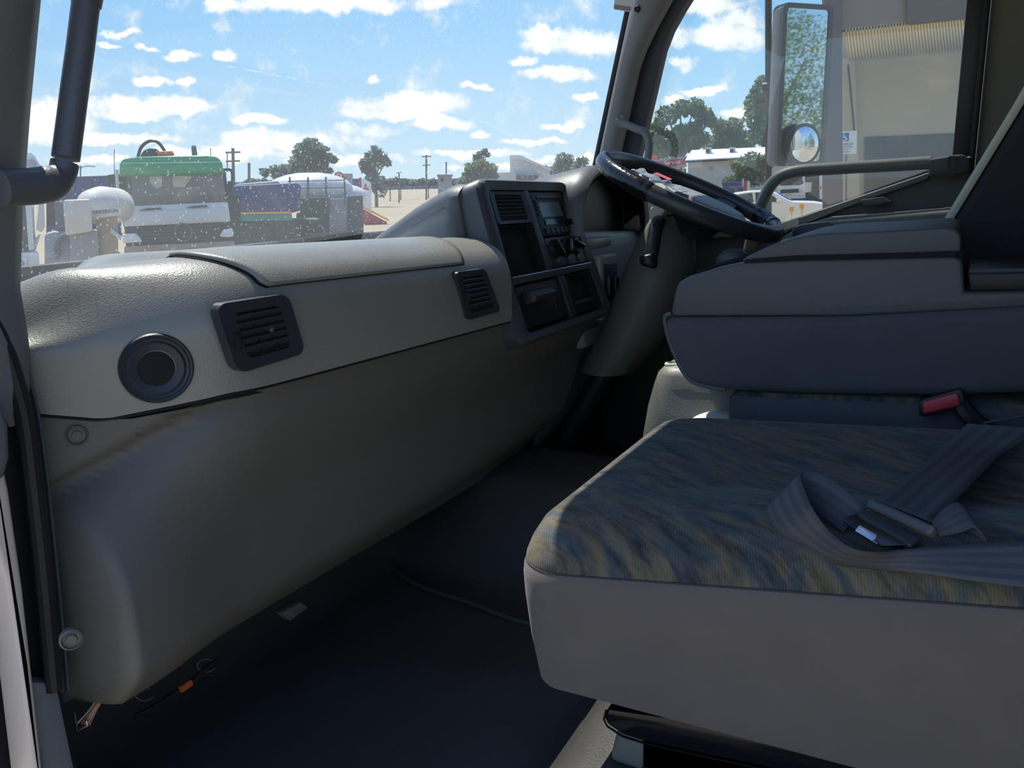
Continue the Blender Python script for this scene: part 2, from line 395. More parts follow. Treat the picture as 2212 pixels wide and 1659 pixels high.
class Quad:
    """a flat-ish four-cornered face: u to the right, v upwards, d out of the face"""
    def __init__(s, tl, tr, br, bl, toward=None):
        s.tl, s.tr, s.br, s.bl = V(tl), V(tr), V(br), V(bl)
        n = (s.tr - s.bl).cross(s.tl - s.br).normalized()
        ref = (toward if toward is not None else CAM) - (s.tl + s.br) / 2
        s.n = n if n.dot(ref) > 0 else -n
        s.w = ((s.tr - s.tl).length + (s.br - s.bl).length) / 2; s.h = ((s.tl - s.bl).length + (s.tr - s.br).length) / 2
    def p(s, u, v, d=0.0):
        a = s.bl.lerp(s.br, u); b = s.tl.lerp(s.tr, u); return a.lerp(b, v) + s.n * d
    def plate(s, mb, out, d0, d1): return mb.loft([[s.p(u, v, d0) for u, v in out], [s.p(u, v, d1) for u, v in out]])
    def ring(s, mb, o, i, d0, d1, di=None):
        di = d1 if di is None else di
        P = lambda L, d: [s.p(u, v, d) for u, v in L]
        return mb.loft([P(o, d0), P(o, d1), P(i, di), P(i, d0), P(o, d0)], True, False)
    def rr(s, u0, v0, u1, v1, r, n=5): return rrect(u0, v0, u1, v1, r / s.w, r / s.h, n)
def slab(px, D, depth, mb=None):
    """outline given in the picture, standing at its own distance D, with real thickness behind it"""
    mb = mb or MB(); cx = (min(p[0] for p in px) + max(p[0] for p in px)) / 2; dr = ray(cx, 400); dr.z = 0; dr.normalize()
    return mb.prism([ext(x, y, D) for x, y in px], dr * depth)
GROUND = -1.05
# ------------------------------------------------------------------ cab shell
XC = 1.52
def wsY(X, z):
    zc = z - CAM.z
    return 1.02 + 0.22 * (1 - ((X - XC) / 0.97) ** 2) - 0.27 * (zc - 0.03)
def struct(mb, name, m, label=None, **kw): return mb.build(name, m, kind='structure', label=label, **kw)

# floor with the ribbed rubber mat lying over it, toe board, engine hump and rear wall
def floor_z(x, y):
    z = 0.012 * sin(x * 9 + y * 5) * 0.25
    z += 0.10 * sstep(0.50, 0.40, y) * sstep(0.70, 0.80, x)               # step up to the seat riser
    z += 0.30 * sstep(1.10, 1.34, y)                                      # toe board
    z += 0.20 * sstep(1.42, 1.60, x) * sstep(2.05, 1.80, x) * sstep(1.3, 0.9, y)
    return z
m = MB(); m.grid([[V((0.50 + 2.1 * i / 60, -0.75 + 2.1 * j / 63, floor_z(0.50 + 2.1 * i / 60, -0.75 + 2.1 * j / 63))) for i in range(61)] for j in range(64)])
struct(m, 'floor', 'mat_floor', 'black rubber mat covering the cab floor', solid=0.02, smooth=180)
fl = bpy.data.objects['floor']
m = MB(); m.tube(catmull([onZ(x, y, 0.004) for x, y in ((842, 1205), (872, 1246), (940, 1278), (1010, 1300), (1085, 1330), (1150, 1350))], 5), 0.005, 8); m.build('mat_fold', 'mat_floor', fl)
m = MB(); m.box((1.51, 1.36, 0.36), (2.04, 0.03, 0.76)); struct(m, 'wall_front', 'rubber', 'dark bulkhead below the windscreen')
m = MB(); m.box((1.51, -0.78, 0.72), (2.1, 0.04, 1.6)); struct(m, 'wall_rear', 'lining', 'grey lining behind the seats')
m = MB(); m.box((1.495, 0.02, 1.53), (2.07, 1.64, 0.05)); struct(m, 'ceiling', 'roof_lining', 'pale roof lining of the cab', bevel=0.01)
m = MB(); m.box((0.50, -0.60, 0.74), (0.05, 0.40, 1.56)); struct(m, 'wall_left', 'lining', 'cab side behind the open passenger doorway')
m = MB(); m.box((2.545, -0.27, 0.72), (0.07, 0.54, 1.60)); struct(m, 'wall_right', 'lining', "grey lined pillar behind the driver's window", bevel=0.02)
m = MB(); m.box((1.53, 0.845, 1.47), (1.9, 0.10, 0.09)); struct(m, 'trim_1', 'roof_lining', 'header above the windscreen', bevel=0.02)

m = MB(); m.box((1.51, 1.19, z_(-0.165)), (2.04, 0.40, 0.03)); struct(m, 'trim_5', 'black', 'cowl shelf under the foot of the windscreen')
m = MB(); m.box((2.53, 1.20, 0.30), (0.05, 0.36, 1.0)); struct(m, 'trim_6', 'rubber', 'dark kick panel in the driver footwell')
# windscreen
m = MB(); m.grid([[V((X, wsY(X, z), z)) for X in [0.56 + 1.92 * i / 32 for i in range(33)]] for z in [z_(-0.17 + 0.83 * j / 14) for j in range(15)]])
struct(m, 'window_1', 'windscreen', 'dusty curved windscreen', smooth=180)

# ------------------------------------------------------------------ pillars
def a_pillar_right():
    zs = [z_(-0.24 + 0.91 * i / 18) for i in range(19)]
    def ctr(z):
        zc = z - CAM.z; return V((2.455 - 0.06 * zc, 0.985 - 0.265 * (zc - 0.03), z))
    m = MB(); rings = []
    for z in zs:
        c = ctr(z); w = 0.034 + 0.05 * sstep(z_(0.30), z_(0.66), z); ring = []
        for k in range(14):
            a = 2 * pi * k / 14; ring.append(c + V((0.036 * cos(a), w * sin(a) - (w - 0.034), 0)))
        rings.append(ring)
    m.loft(rings); cov = struct(m, 'trim_2', 'pillar', 'grey cover of the driver side windscreen pillar', smooth=60)
    m = MB(); m.tube([ctr(z) + V((0.012, 0.045, 0)) for z in zs], 0.012, 8); m.build('seal', 'rubber', cov)
    m = MB()
    m.loft([[ctr(z) + V((0.05 + a, -0.052 - 0.10 * sstep(z_(0.36), z_(0.66), z) + b, 0)) for a, b in ((-0.02, 0.03), (-0.02, -0.028), (0.03, -0.028), (0.03, 0.03))] for z in zs])
    m.build('door_frame', 'pillar_dark', cov, bevel=0.006)
    m = MB(); c = ctr(z_(0.47)) + V((-0.036, 0, 0)); m.lathe(c, (-1, 0, 0), [(0.009, -0.004), (0.009, 0.002), (0.006, 0.004), (0.005, 0.0)], 14); m.build('screw_cap', 'black', cov)
    return ctr
apr = a_pillar_right()

def a_pillar_left():
    st = [(-0.245, 0.545, 0.925, 0.25), (-0.20, 0.556, 0.928, 0.55), (-0.15, 0.562, 0.936, 0.8), (-0.099, 0.570, 0.952, 1), (-0.011, 0.580, 0.940, 1), (0.10, 0.590, 0.912, 1), (0.202, 0.601, 0.886, 1), (0.40, 0.62, 0.835, 1), (0.67, 0.645, 0.765, 1)]
    sec = [(0, 0), (-0.006, -0.022), (-0.028, -0.045), (-0.07, -0.062), (-0.12, -0.066), (-0.12, 0.06), (-0.05, 0.07), (-0.012, 0.045), (-0.002, 0.02)]
    m = MB(); m.loft([[V((x + a * s, y + b * s, z_(zc))) for a, b in sec] for zc, x, y, s in st])
    return struct(m, 'trim_3', 'pillar', 'dark grey cover of the passenger side windscreen pillar', smooth=60)
a_pillar_left()

def jamb():
    t = thing('trim_4', 'passenger doorway jamb with rubber seal and pale painted sill', None, onY(60, 1500, 0.93), kind='structure')
    path = catmull([onY(x, y, 0.90) for x, y in ((-22, 690), (2, 735), (30, 815), (53, 905), (72, 1050), (95, 1260), (116, 1490))], 5)
    MB().tube(path, 0.0095, 10).build('door_seal', 'rubber', t)
    path = catmull([onY(x, y, 0.915) for x, y in ((-4, 690), (22, 735), (48, 815), (70, 905), (90, 1050), (112, 1260), (134, 1490))], 5)
    MB().tube(path, 0.0075, 10).build('inner_seal', 'rubber', t)
    path = [p + V((0.003, -0.008, 0)) for p in path]
    MB().tube(path, 0.002, 6).build('seal_bead', 'pillar_dark', t)
    m = MB(); m.prism([onY(x, y, 0.885) for x, y in ((-40, 800), (6, 985), (22, 1060), (52, 1270), (106, 1760), (84, 1760), (48, 1440), (16, 1250), (-40, 1100))], (0, 0.05, 0)); m.build('sill_strip', 'cream_paint', t, bevel=0.008, seg=3)
    m = MB(); m.prism([onY(x, y, 0.90) for x, y in ((60, 1470), (126, 1476), (172, 1700), (98, 1700))], (0, 0.05, 0)); m.build('scuff_plate', 'pillar', t, bevel=0.006)
    m = MB(); m.prism([onY(x, y, 0.95) for x, y in ((-160, 900), (-30, 900), (30, 1250), (110, 1700), (-160, 1700))], (0, 0.03, 0)); m.build('gap_panel', 'rubber', t)
    m = MB(); m.prism([onY(x, y, 0.87) for x, y in ((-60, 860), (8, 872), (23, 920), (26, 990), (14, 1030), (0, 1046), (-60, 1046))], (0, 0.03, 0)); m.build('door_edge', 'hood', t, bevel=0.008, seg=3)
    # kick panel behind the dashboard edge
    m = MB(); m.prism([(0.535, 0.93, 0.02), (0.535, 0.93, z_(-0.24)), (0.535, 1.34, z_(-0.24)), (0.535, 1.34, 0.02)], (-0.03, 0, 0)); m.build('kick_panel', 'rubber', t)
    m = MB(); m.prism([(0.56, 0.955, z_(-0.62)), (0.56, 0.955, z_(-0.24)), (0.50, 0.955, z_(-0.24)), (0.47, 0.955, z_(-0.62))], (0, 0.02, 0)); m.build('jamb_panel', 'pillar_dark', t)
jamb()

# ------------------------------------------------------------------ driver's door
def door():
    t = thing('door_1', "driver's door with sloping window sill, armrest and pull bar", None, (2.5, 0.5, 0.05), kind='structure')
    m = MB(); m.prism([(2.50, y, z_(z)) for y, z in ((1.03, -0.15), (0.62, -0.135), (0.467, -0.123), (0.103, 0.004), (0.02, 0.012), (-0.02, 0.012), (-0.02, -1.0), (1.03, -1.0))], (0.07, 0, 0))
    m.build('door_panel', 'door_dark', t, bevel=0.014, seg=3)
    m = MB(); m.prism([(2.475, y, z_(z)) for y, z in ((0.80, -0.14), (0.46, -0.124), (0.10, 0.004), (0.10, -0.012), (0.30, -0.085), (0.46, -0.155), (0.80, -0.18))], (0.04, 0, 0)); m.build('sill_cap', 'door_trim', t, bevel=0.006)
    m = MB(); m.prism([(2.37, y, z_(z)) for y, z in ((0.47, -0.22), (0.45, -0.165), (0.40, -0.128), (0.326, -0.106), (0.20, -0.097), (0.045, -0.085), (-0.1, -0.08), (-0.1, -0.24), (0.44, -0.28))], (0.14, 0, 0)); m.build('armrest', 'door_trim', t, bevel=0.016, seg=3)
    a = [onX(x, y, 2.365) for x, y in ((1710, 500), (1716, 490), (1735, 484), (1790, 478), (1800, 486), (1795, 515), (1712, 520))]
    MB().prism(a, (0.02, 0, 0)).build('pull_cup', 'bezel', t, bevel=0.004)
    # tubular pull bar and its rear mount
    pts = catmull([onX(x, y, 2.43) for x, y in ((1618, 540), (1630, 490), (1645, 440), (1672, 392), (1716, 371), (1800, 364), (1900, 358), (2010, 351))], 6)
    bar = MB().tube(pts, 0.0165, 12).build('pull_bar', 'door_trim', t)
    q = [onX(x, y, 2.41) for x, y in ((2004, 344), (2080, 332), (2096, 345), (2096, 370), (2060, 380), (2006, 380))]
    MB().prism(q, (0.05, 0, 0)).build('bar_mount', 'door_dark', bar, bevel=0.008)
    q = Quad(*[onX(x, y, 2.408) for x, y in ((2046, 338), (2066, 336), (2066, 366), (2048, 368))])
    m = MB(); q.ring(m, q.rr(0, 0, 1, 1, 0.006), q.rr(0.15, 0.1, 0.85, 0.9, 0.005), -0.002, 0.003); m.build('mount_socket', 'black', bar)
    m = MB(); m.ell(onX(2094, 342, 2.46), (0.012, 0.008, 0.006), 10); m.build('lock_knob', 'bezel', t)
    m = MB(); m.prism([onX(x, y, 2.47) for x, y in ((1690, 482), (1725, 470), (1725, 486), (1692, 498))], (0.01, 0, 0)); m.build('demister_louvre', 'cream_plastic', t)
    m = MB(); m.prism([onX(x, y, 2.44) for x, y in ((1860, 432), (1905, 425), (1925, 436), (1900, 442), (1862, 444))], (0.03, 0, 0)); m.build('window_switch', 'bezel', t, bevel=0.003)
    # window frame at the rear edge
    m = MB(); m.box((2.515, 0.028, z_(0.335)), (0.03, 0.046, 0.66)); m.build('rear_frame', 'black', t, bevel=0.004)
    m = MB(); m.box((2.50, 0.006, z_(0.33)), (0.02, 0.016, 0.66)); m.build('frame_seal', 'rubber', t, bevel=0.005)
    m = MB(); m.box((2.515, 0.42, z_(0.655)), (0.03, 0.80, 0.03)); m.build('top_frame', 'black', t, bevel=0.004)
    return t
door()
m = MB(); m.prism([(2.525, y, z_(z)) for y, z in ((1.01, -0.25), (0.62, -0.17), (0.467, -0.12), (0.103, 0.01), (0.03, 0.015), (0.03, 0.65), (0.80, 0.65), (0.86, 0.45), (1.0, 0.03))], (0.004, 0, 0))
struct(m, 'window_2', 'side_glass', "glass of the driver's side window")

# ------------------------------------------------------------------ dashboard
def ybase(X):
    s = 0.022; q = (0.745 - X) / s; sp = s * (math.log1p(exp(q)) if q < 30 else q)
    return 0.80 + 0.775 * sp
PM = [(0, -0.262), (-0.001, -0.21), (0.001, -0.165), (0.010, -0.138), (0.030, -0.115), (0.07, -0.098), (0.13, -0.093), (0.20, -0.104), (0.27, -0.110), (0.315, -0.099), (0.38, -0.104), (0.44, -0.13)]
PL = [(0, -0.252), (0, -0.20), (0.002, -0.168), (0.022, -0.140), (0.044, -0.118), (0.064, -0.100), (0.082, -0.090), (0.10, -0.086), (0.115, -0.088), (0.13, -0.092), (0.14, -0.10), (0.15, -0.13)]
def prof(P, v):
    i = min(int(v), len(P) - 2); f = v - i
    g = lambda k: P[max(0, min(len(P) - 1, k))]
    a, b, c, d = g(i - 1), g(i), g(i + 1), g(i + 2)
    return tuple(0.5 * (2 * b[k] + (c[k] - a[k]) * f + (2 * a[k] - 5 * b[k] + 4 * c[k] - d[k]) * f * f + (3 * b[k] - a[k] - 3 * c[k] + d[k]) * f ** 3) for k in (0, 1))
def seam(X):
    if X < 0.62: return lerp(-0.243, -0.262, max(0.0, (X - 0.556) / 0.064))
    if X < 0.74: return lerp(-0.262, -0.2495, (X - 0.62) / 0.12)
    return -0.2495 - 0.0256 * (X - 0.74)
def dash(X, v):
    w = sstep(0.86, 0.62, X); a = prof(PM, v); b = prof(PL, v)
    dy, zc = lerp(a[0], b[0], w), lerp(a[1], b[1], w)
    # the seam runs a little downhill towards the driver, as does the whole pad
    zc += lerp(seam(X) - lerp(PM[0][1], PL[0][1], w), lerp(0.016, -0.008, min(1.0, max(0.0, (X - 0.75) / 0.70))) * (1 - w), sstep(0.3, 2.6, v))
    drop = sstep(0.66, 0.555, X); zc -= 0.035 * drop * sstep(1.5, 4, v)
    return V((X, ybase(X) + dy, z_(zc)))
def dash_n(X, v):
    e = 1e-3; a = dash(X + e, v) - dash(X - e, v); b = dash(X, min(v + e, 11)) - dash(X, max(v - e, 0)); n = b.cross(a).normalized()
    return n if n.dot(CAM - dash(X, v)) > 0 or n.z > 0.3 else -n

D_ = thing('dashboard', 'grey moulded dashboard running the width of the cab under the windscreen', 'dashboard', (1.5, 0.95, z_(-0.66)))
Xs = [0.556, 0.558, 0.562, 0.57, 0.58, 0.59] + [0.60 + 0.012 * i for i in range(26)] + [0.93 + 0.05 * i for i in range(12)]
vs_ = [i * 0.25 for i in range(45)]
m = MB(); rows = [[dash(X, v) for v in vs_] for X in Xs]
rows.insert(0, [p + V((0.004, 0.05, -0.006)) for p in rows[0]])
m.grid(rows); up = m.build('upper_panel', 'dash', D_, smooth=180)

# lower panel as a moulded face that swells into a knee bolster
def low_face(X, zc):
    base = ybase(X) + 0.010
    B = 0.852 + 0.07 * sstep(0.583, 0.561, X) + 0.075 * sstep(-0.54, -0.665, zc) ** 1.5 - 0.012 * sstep(-0.36, -0.48, zc)
    B += 0.03 * sstep(1.3, 1.9, X)
    cr = min(seam(X) - 0.004, lerp(-0.340, -0.250, max(0.0, min(1.0, (X - 0.575) / 0.165)))); wd = 0.014
    B = lerp(B, 0.814 + 0.045 * sstep(-0.28, -0.47, zc) + 0.075 * sstep(-0.54, -0.665, zc) ** 1.5 + 0.02 * sstep(1.3, 1.9, X) * sstep(-0.30, -0.45, zc), sstep(0.62, 0.80, X))
    B += (base + 0.030 - B) * (1 - sstep(0.70, 0.84, X)) * exp(-max(0.0, cr - 0.010 - zc) / 0.045)
    w = sstep(cr + 0.01, cr - wd, zc)
    fl = sstep(0.550, 0.564, X)
    return lerp(base, B, w * fl) if True else base
def xmax(zc): return 1.50 + 0.30 * sstep(-0.262, -0.29, zc) + (0.24 * max(0.0, min(1.0, (zc + 0.66) / 0.24)) if zc < -0.29 else 0.24)
rows = []
for j in range(41):
    zr = j / 40; row = []
    for i in range(81):
        u = (i / 80) ** 1.8
        zt = -0.2695; zb = -0.628
        X = lerp(0.528, 1.5, u)
        zc = lerp(seam(X) - 0.006, zb - 0.05 * (X - 0.59), zr)
        X = lerp(0.528, xmax(zc), u)
        row.append(V((X, low_face(X, zc), z_(zc))))
    rows.append(row)
rows.append([p + V((0, 0.05, -0.012)) for p in rows[-1]]); rows.append([p + V((0, 0.10, 0.02)) for p in rows[-1]])
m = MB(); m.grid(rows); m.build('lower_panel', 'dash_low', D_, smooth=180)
# dark gap behind the seam between both panels
m = MB(); m.grid([[V((X, ybase(X) + 0.016, z_(seam(X) + zc))) for X in [0.56 + 0.02 * i for i in range(48)]] for zc in (0.01, -0.012)]); m.tube([V((X, ybase(X) + 0.0015, z_(seam(X) - 0.002))) for X in [0.557 + 0.0188 * i for i in range(51)]], 0.0021, 6); m.build('panel_gap', 'recess', D_)

# lid of the upper tray with its shadow gap
def lid(off, grow, name, mt):
    rows = []
    for j in range(25):
        v = lerp(3.05 - grow * 6, 6.6, j / 24); tt = j / 24; row = []
        xl = lerp(0.812, 0.776, sstep(0.1, 0.8, tt)) - grow; xr = lerp(1.315, 1.375, tt) + grow
        if tt < 0.12: xl += 0.012 * (1 - tt / 0.12) ** 2
        for i in range(41):
            X = lerp(xl, xr, i / 40); row.append(dash(X, v) + dash_n(X, v) * off)
        rows.append(row)
    m = MB(); m.grid(rows); return m.build(name, mt, D_, smooth=180, solid=0.004 if off > 0.003 else 0.0)
lid(0.0012, 0.005, 'lid_gap', 'recess'); lid(0.0055, 0.0, 'tray_lid', 'dash')

def bolt_cap(px, py):
    c = onY(px, py, 0.905)
    for _ in range(8): c = onY(px, py, low_face(c.x, c.z - CAM.z) - 0.001)
    n = V((-0.55, -0.83, 0)).normalized()
    m = MB(); m.lathe(c, n, [(0.0125, -0.004), (0.0125, 0.003), (0.0105, 0.0045), (0.0095, 0.001), (0.006, 0.0005), (0.0055, 0.003), (0.001, 0.003)], 20)
    m.build('bolt_cap', 'dash_low', D_)
bolt_cap(166, 940); bolt_cap(154, 1380)

def round_port():
    cx = 0.668; c = V((cx, ybase(cx), z_(-0.205))); 
    # place the port where its centre stands on the angled end of the dashboard
    best = min((abs((onY(338, 795, ybase(0.6 + 0.001 * i))).x - (0.6 + 0.001 * i)), i) for i in range(160))[1]
    X = 0.6 + 0.001 * best; c = onY(338, 795, ybase(X)); n = V((-0.55, -0.80, 0.05)).normalized()
    m = MB(); m.lathe(c, n, [(0.043, -0.006), (0.043, 0.003), (0.041, 0.0055), (0.0385, 0.004), (0.037, 0.0055), (0.034, 0.004), (0.031, 0.0065), (0.022, 0.003), (0.022, -0.004)], 40)
    r = m.build('round_port', 'bezel_dark', D_, smooth=50)
    m = MB(); m.lathe(c, n, [(0.0225, -0.004), (0.021, 0.002), (0.012, 0.0035), (0.001, 0.0035)], 32); m.build('port_plug', 'recess', r)
round_port()

def air_vent(q, name, slats, r, border=0.12, wheel=True, knob=False, cells=0, lean=0.0):
    m = MB(); b = border
    q.ring(m, q.rr(0, 0, 1, 1, r), q.rr(b * 1.25, b, 1 - b, 1 - b, r * 0.6), -0.012, 0.0025, 0.0008)
    fr = m.build(name, 'bezel_dark', D_, bevel=0.0)
    m = MB(); q.plate(m, q.rr(0.05, 0.05, 0.95, 0.95, r), -0.0030, -0.0022); m.build('vent_throat', 'recess', fr)
    for k in range(slats):
        v = lerp(b + 0.05, 1 - b - 0.05, (k + 0.5) / slats); h = 0.26 / slats
        m = MB(); m.loft([[q.p(u, v - h, -0.0035), q.p(u, v + h, 0.0025), q.p(u, v + h + 0.02, 0.0015), q.p(u, v - h + 0.02, -0.0040)] for u in (b * 1.2, 1 - b)]); m.build('slat', 'bezel_dark', fr)
    for k in range(cells):
        u = lerp(b * 1.25, 1 - b, (k + 1) / (cells + 1))
        m = MB(); m.loft([[q.p(u - 0.008, v, -0.004), q.p(u + 0.008, v, -0.004), q.p(u + 0.008, v, 0.001), q.p(u - 0.008, v, 0.001)] for v in (b, 1 - b)]); m.build('vertical_vane', 'black', fr)
    if wheel:
        c = q.p(b * 0.62, 0.45, 0.001); m = MB()
        m.lathe(c - (q.p(1, 0.5) - q.p(0, 0.5)).normalized() * 0.002, q.p(1, 0.5) - q.p(0, 0.5), [(0.012, 0), (0.012, 0.004)], 16); m.build('thumb_wheel', 'black', fr)
    if knob:
        m = MB(); m.lathe(q.p(0.62, 0.5, 0.0), q.n, [(0.004, -0.004), (0.004, 0.003), (0.002, 0.005)], 12); m.build('vent_knob', 'bezel', fr)
    return fr
q = Quad(*[onY(x, y, 0.7955) for x, y in ((462, 658), (620, 634), (658, 762), (512, 808))]); air_vent(q, 'side_vent', 5, 0.016, 0.16, True, True, 2)
q = Quad(*[onY(x, y, 0.7955) for x, y in ((982, 588), (1046, 580), (1080, 672), (1008, 692))]); air_vent(q, 'small_vent', 6, 0.012, 0.13, True, False, 0)

# ---- centre stack
def bz(px, py):                      # plane of the centre stack face
    d = ray(px, py); k = 0.31; y0 = 0.787; zc0 = -0.30
    t = (y0 - k * zc0) / (d.y - k * d.z); return CAM + d * t
BZ = Quad(bz(1040, 395), bz(1218, 400), bz(1314, 672), bz(1132, 737))
def stack():
    # body of the stack: a wedge running forwards to the windscreen, its left flank flaring out at the foot
    sec = []
    top = [(0.920, 0.004), (0.945, 0.004), (0.98, -0.010), (1.04, -0.038), (1.10, -0.072), (1.16, -0.106), (1.20, -0.135)]
    rings = []
    for i in range(20):
        s = max(0, 6 - i) / 6; u = max(0.0, (0, 0.008, 0.02, 0.035, 0.055, 0.08, 0.11, 0.2, 0.4, 0.6, 0.8, 0.9, 0.95, 1)[max(0, i - 6)]); X = lerp(1.478, 1.95, u) - 0.038 * s ** 0.8
        edge = 0.045 * (1 - sqrt(max(0.0, 1 - (1 - min(1, u / 0.11)) ** 2))) + 0.010 * max(0, (u - 0.9) * 10)
        ring = [V((X, y, z_(lerp(z - edge, -0.15, s)))) for y, z in top]
        fl = -0.030 * (1 - min(1, u * 3)) 
        ring += [V((X + fl, 1.20, z_(-0.30))), V((X + fl * 0.5, 0.86, z_(-0.33))), V((X + fl * 0.3, 0.845, z_(-0.30))), V((X + fl * 0.2, 0.895, z_(-0.15)))]
        rings.append(ring)
    m = MB(); m.loft(rings); b = m.build('stack_hood', 'hood', D_, smooth=70)
    return b
stack()
def centre_stack():
    q = BZ; m = MB()
    # broad rounded surround
    out = q.rr(-0.06, -0.03, 1.03, 1.03, 0.035, 8); inn = q.rr(0.035, 0.035, 0.965, 0.955, 0.020, 8)
    P = lambda L, d: [q.p(u, v, d) for u, v in L]
    mid = q.rr(-0.03, -0.01, 1.02, 1.012, 0.032, 8)
    m.loft([P(out, -0.05), P(out, -0.004), P(mid, 0.006), P(inn, 0.002), P(inn, -0.02)], True, False)
    sur = m.build('stack_surround', 'bezel', D_, smooth=50)
    m = MB(); q.plate(m, q.rr(0.02, 0.02, 0.98, 0.97, 0.02), -0.03, -0.022); m.build('stack_back', 'recess', D_)
    V1 = 0.385; UC = 0.47
    # frames: divider between columns and cross bar, lower tray frame
    m = MB(); m.loft([[q.p(UC - 0.03, v, -0.02), q.p(UC - 0.03, v, 0.001), q.p(UC + 0.03, v, 0.001), q.p(UC + 0.03, v, -0.02)] for v in (V1, 0.96)]); m.build('stack_divider', 'bezel', sur, bevel=0.002)
    m = MB(); m.loft([[q.p(u, V1 - 0.035, -0.02), q.p(u, V1 - 0.035, 0.004), q.p(u, V1 + 0.008, 0.006), q.p(u, V1 + 0.02, 0.0), q.p(u, V1 + 0.02, -0.02)] for u in (0.03, 0.5, 0.97)]); m.build('cross_bar', 'bezel', sur, bevel=0.001)
    m = MB(); m.tube([q.p(u, V1 + 0.006, 0.006) for u in (0.03, 0.3, 0.6, 0.97)], 0.0014, 6); m.build('cross_trim', 'steel', sur)
    m = MB(); m.tube(catmull([q.p(u, v, 0.003) for u, v in ((0.035, V1 - 0.02), (0.032, 0.2), (0.04, 0.09), (0.09, 0.045), (0.4, 0.04), (0.62, 0.045))], 5), 0.0012, 6); m.build('tray_trim', 'dark_steel', sur)
    m = MB(); m.loft([[q.p(UC + 0.08, v, -0.02), q.p(UC + 0.08, v, -0.001), q.p(UC + 0.15, v, -0.001), q.p(UC + 0.15, v, -0.02)] for v in (0.03, V1 - 0.03)]); m.build('tray_divider', 'bezel_dark', sur, bevel=0.002)
    # upper left: vent, below it the open cubby
    sub = lambda u0, v0, u1, v1: Quad(q.p(u0, v1), q.p(u1, v1), q.p(u1, v0), q.p(u0, v0))
    v = sub(0.045, 0.735, UC - 0.04, 0.945); air_vent(v, 'stack_vent', 6, 0.010, 0.10, False)
    c = sub(0.045, V1 + 0.025, UC - 0.04, 0.725)
    m = MB(); P2 = lambda L, d: [c.p(a, b, d) for a, b in L]
    o = c.rr(0, 0, 1, 1, 0.004); i = c.rr(0.03, 0.02, 0.97, 0.98, 0.004)
    m.loft([P2(o, -0.02), P2(o, 0.0), P2(i, 0.0), P2(i, -0.018)], True, False); m.add(P2(i, -0.018), [tuple(range(len(i)))]); m.build('cubby', 'recess', D_)
    # radio
    r = sub(UC + 0.045, 0.635, 0.965, 0.945)
    m = MB(); r.plate(m, r.rr(0, 0, 1, 1, 0.003), -0.018, -0.001); ro = m.build('radio', 'black', D_, bevel=0.001)
    m = MB(); r.plate(m, r.rr(0.13, 0.86, 0.88, 0.92, 0.001), -0.001, 0.001); m.build('disc_slot', 'bezel', ro)
    m = MB(); r.plate(m, r.rr(0.12, 0.42, 0.72, 0.76, 0.002), -0.001, 0.0008); m.build('display', 'radio_lcd', ro)
    m = MB(); r.plate(m, r.rr(0.15, 0.24, 0.66, 0.37, 0.002), -0.001, 0.0015); m.build('lower_key', 'black_gloss', ro)
    for k in range(5):
        m = MB(); r.plate(m, r.rr(0.09 + 0.135 * k, 0.03, 0.18 + 0.135 * k, 0.17, 0.002), -0.001, 0.004); m.build('preset_key', 'bezel_dark', ro, bevel=0.001)
    for k in range(4):
        m = MB(); r.plate(m, r.rr(0.82, 0.46 + 0.10 * k, 0.93, 0.53 + 0.10 * k, 0.001), -0.001, 0.002); m.build('side_key', 'bezel_dark', ro)
    for k in range(4):
        m = MB(); r.plate(m, r.rr(0.04, 0.46 + 0.10 * k, 0.09, 0.53 + 0.10 * k, 0.001), -0.001, 0.002); m.build('side_key', 'bezel_dark', ro)
    m = MB(); m.lathe(r.p(0.86, 0.26, 0.0), r.n, [(0.011, 0), (0.0105, 0.009), (0.009, 0.0105), (0.001, 0.0105)], 20); m.build('volume_knob', 'black_gloss', ro)
    # heater controls
    h = sub(UC + 0.045, V1 + 0.025, 0.965, 0.62)
    m = MB(); h.plate(m, h.rr(0, 0, 1, 1, 0.003), -0.018, -0.001); ho = m.build('heater_panel', 'bezel_dark', D_, bevel=0.001)
    for k, (u, vv) in enumerate(((0.17, 0.60), (0.47, 0.60), (0.78, 0.62))):
        m = MB(); m.lathe(h.p(u, vv, 0.0), h.n, [(0.0215, 0), (0.0205, 0.006), (0.018, 0.008), (0.001, 0.008)], 24)
        kn = m.build('heater_dial', 'black', ho)
        ang = radians((-20, 35, -70)[k]); a = (h.p(1, 0.5) - h.p(0, 0.5)).normalized(); b = (h.p(0.5, 1) - h.p(0.5, 0)).normalized()
        ax = a * sin(ang) + b * cos(ang); sd_ = a * cos(ang) - b * sin(ang); c0 = h.p(u, vv, 0.008)
        m = MB(); m.loft([[c0 + ax * s * 0.019 + sd_ * w * 0.005 + h.n * hh for w, hh in ((-1, -0.004), (-0.8, 0.012), (0.8, 0.012), (1, -0.004))] for s in (-1, -0.4, 0.4, 1)]); m.build('dial_grip', 'black_gloss', ho, bevel=0.001)
    for k in range(3):
        m = MB(); m.lathe(h.p(0.16 + 0.30 * k, 0.19, 0.0), h.n, [(0.009, -0.001), (0.009, 0.002), (0.007, 0.003), (0.001, 0.003)], 16); m.build('heater_button', 'bezel', ho)
    # ashtray with hooded pull and an open bin
    a = sub(0.05, 0.06, UC + 0.075, V1 - 0.045)
    m = MB(); a.plate(m, a.rr(0, 0, 1, 1, 0.006), -0.018, -0.006); ao = m.build('ashtray', 'black', D_, bevel=0.001)
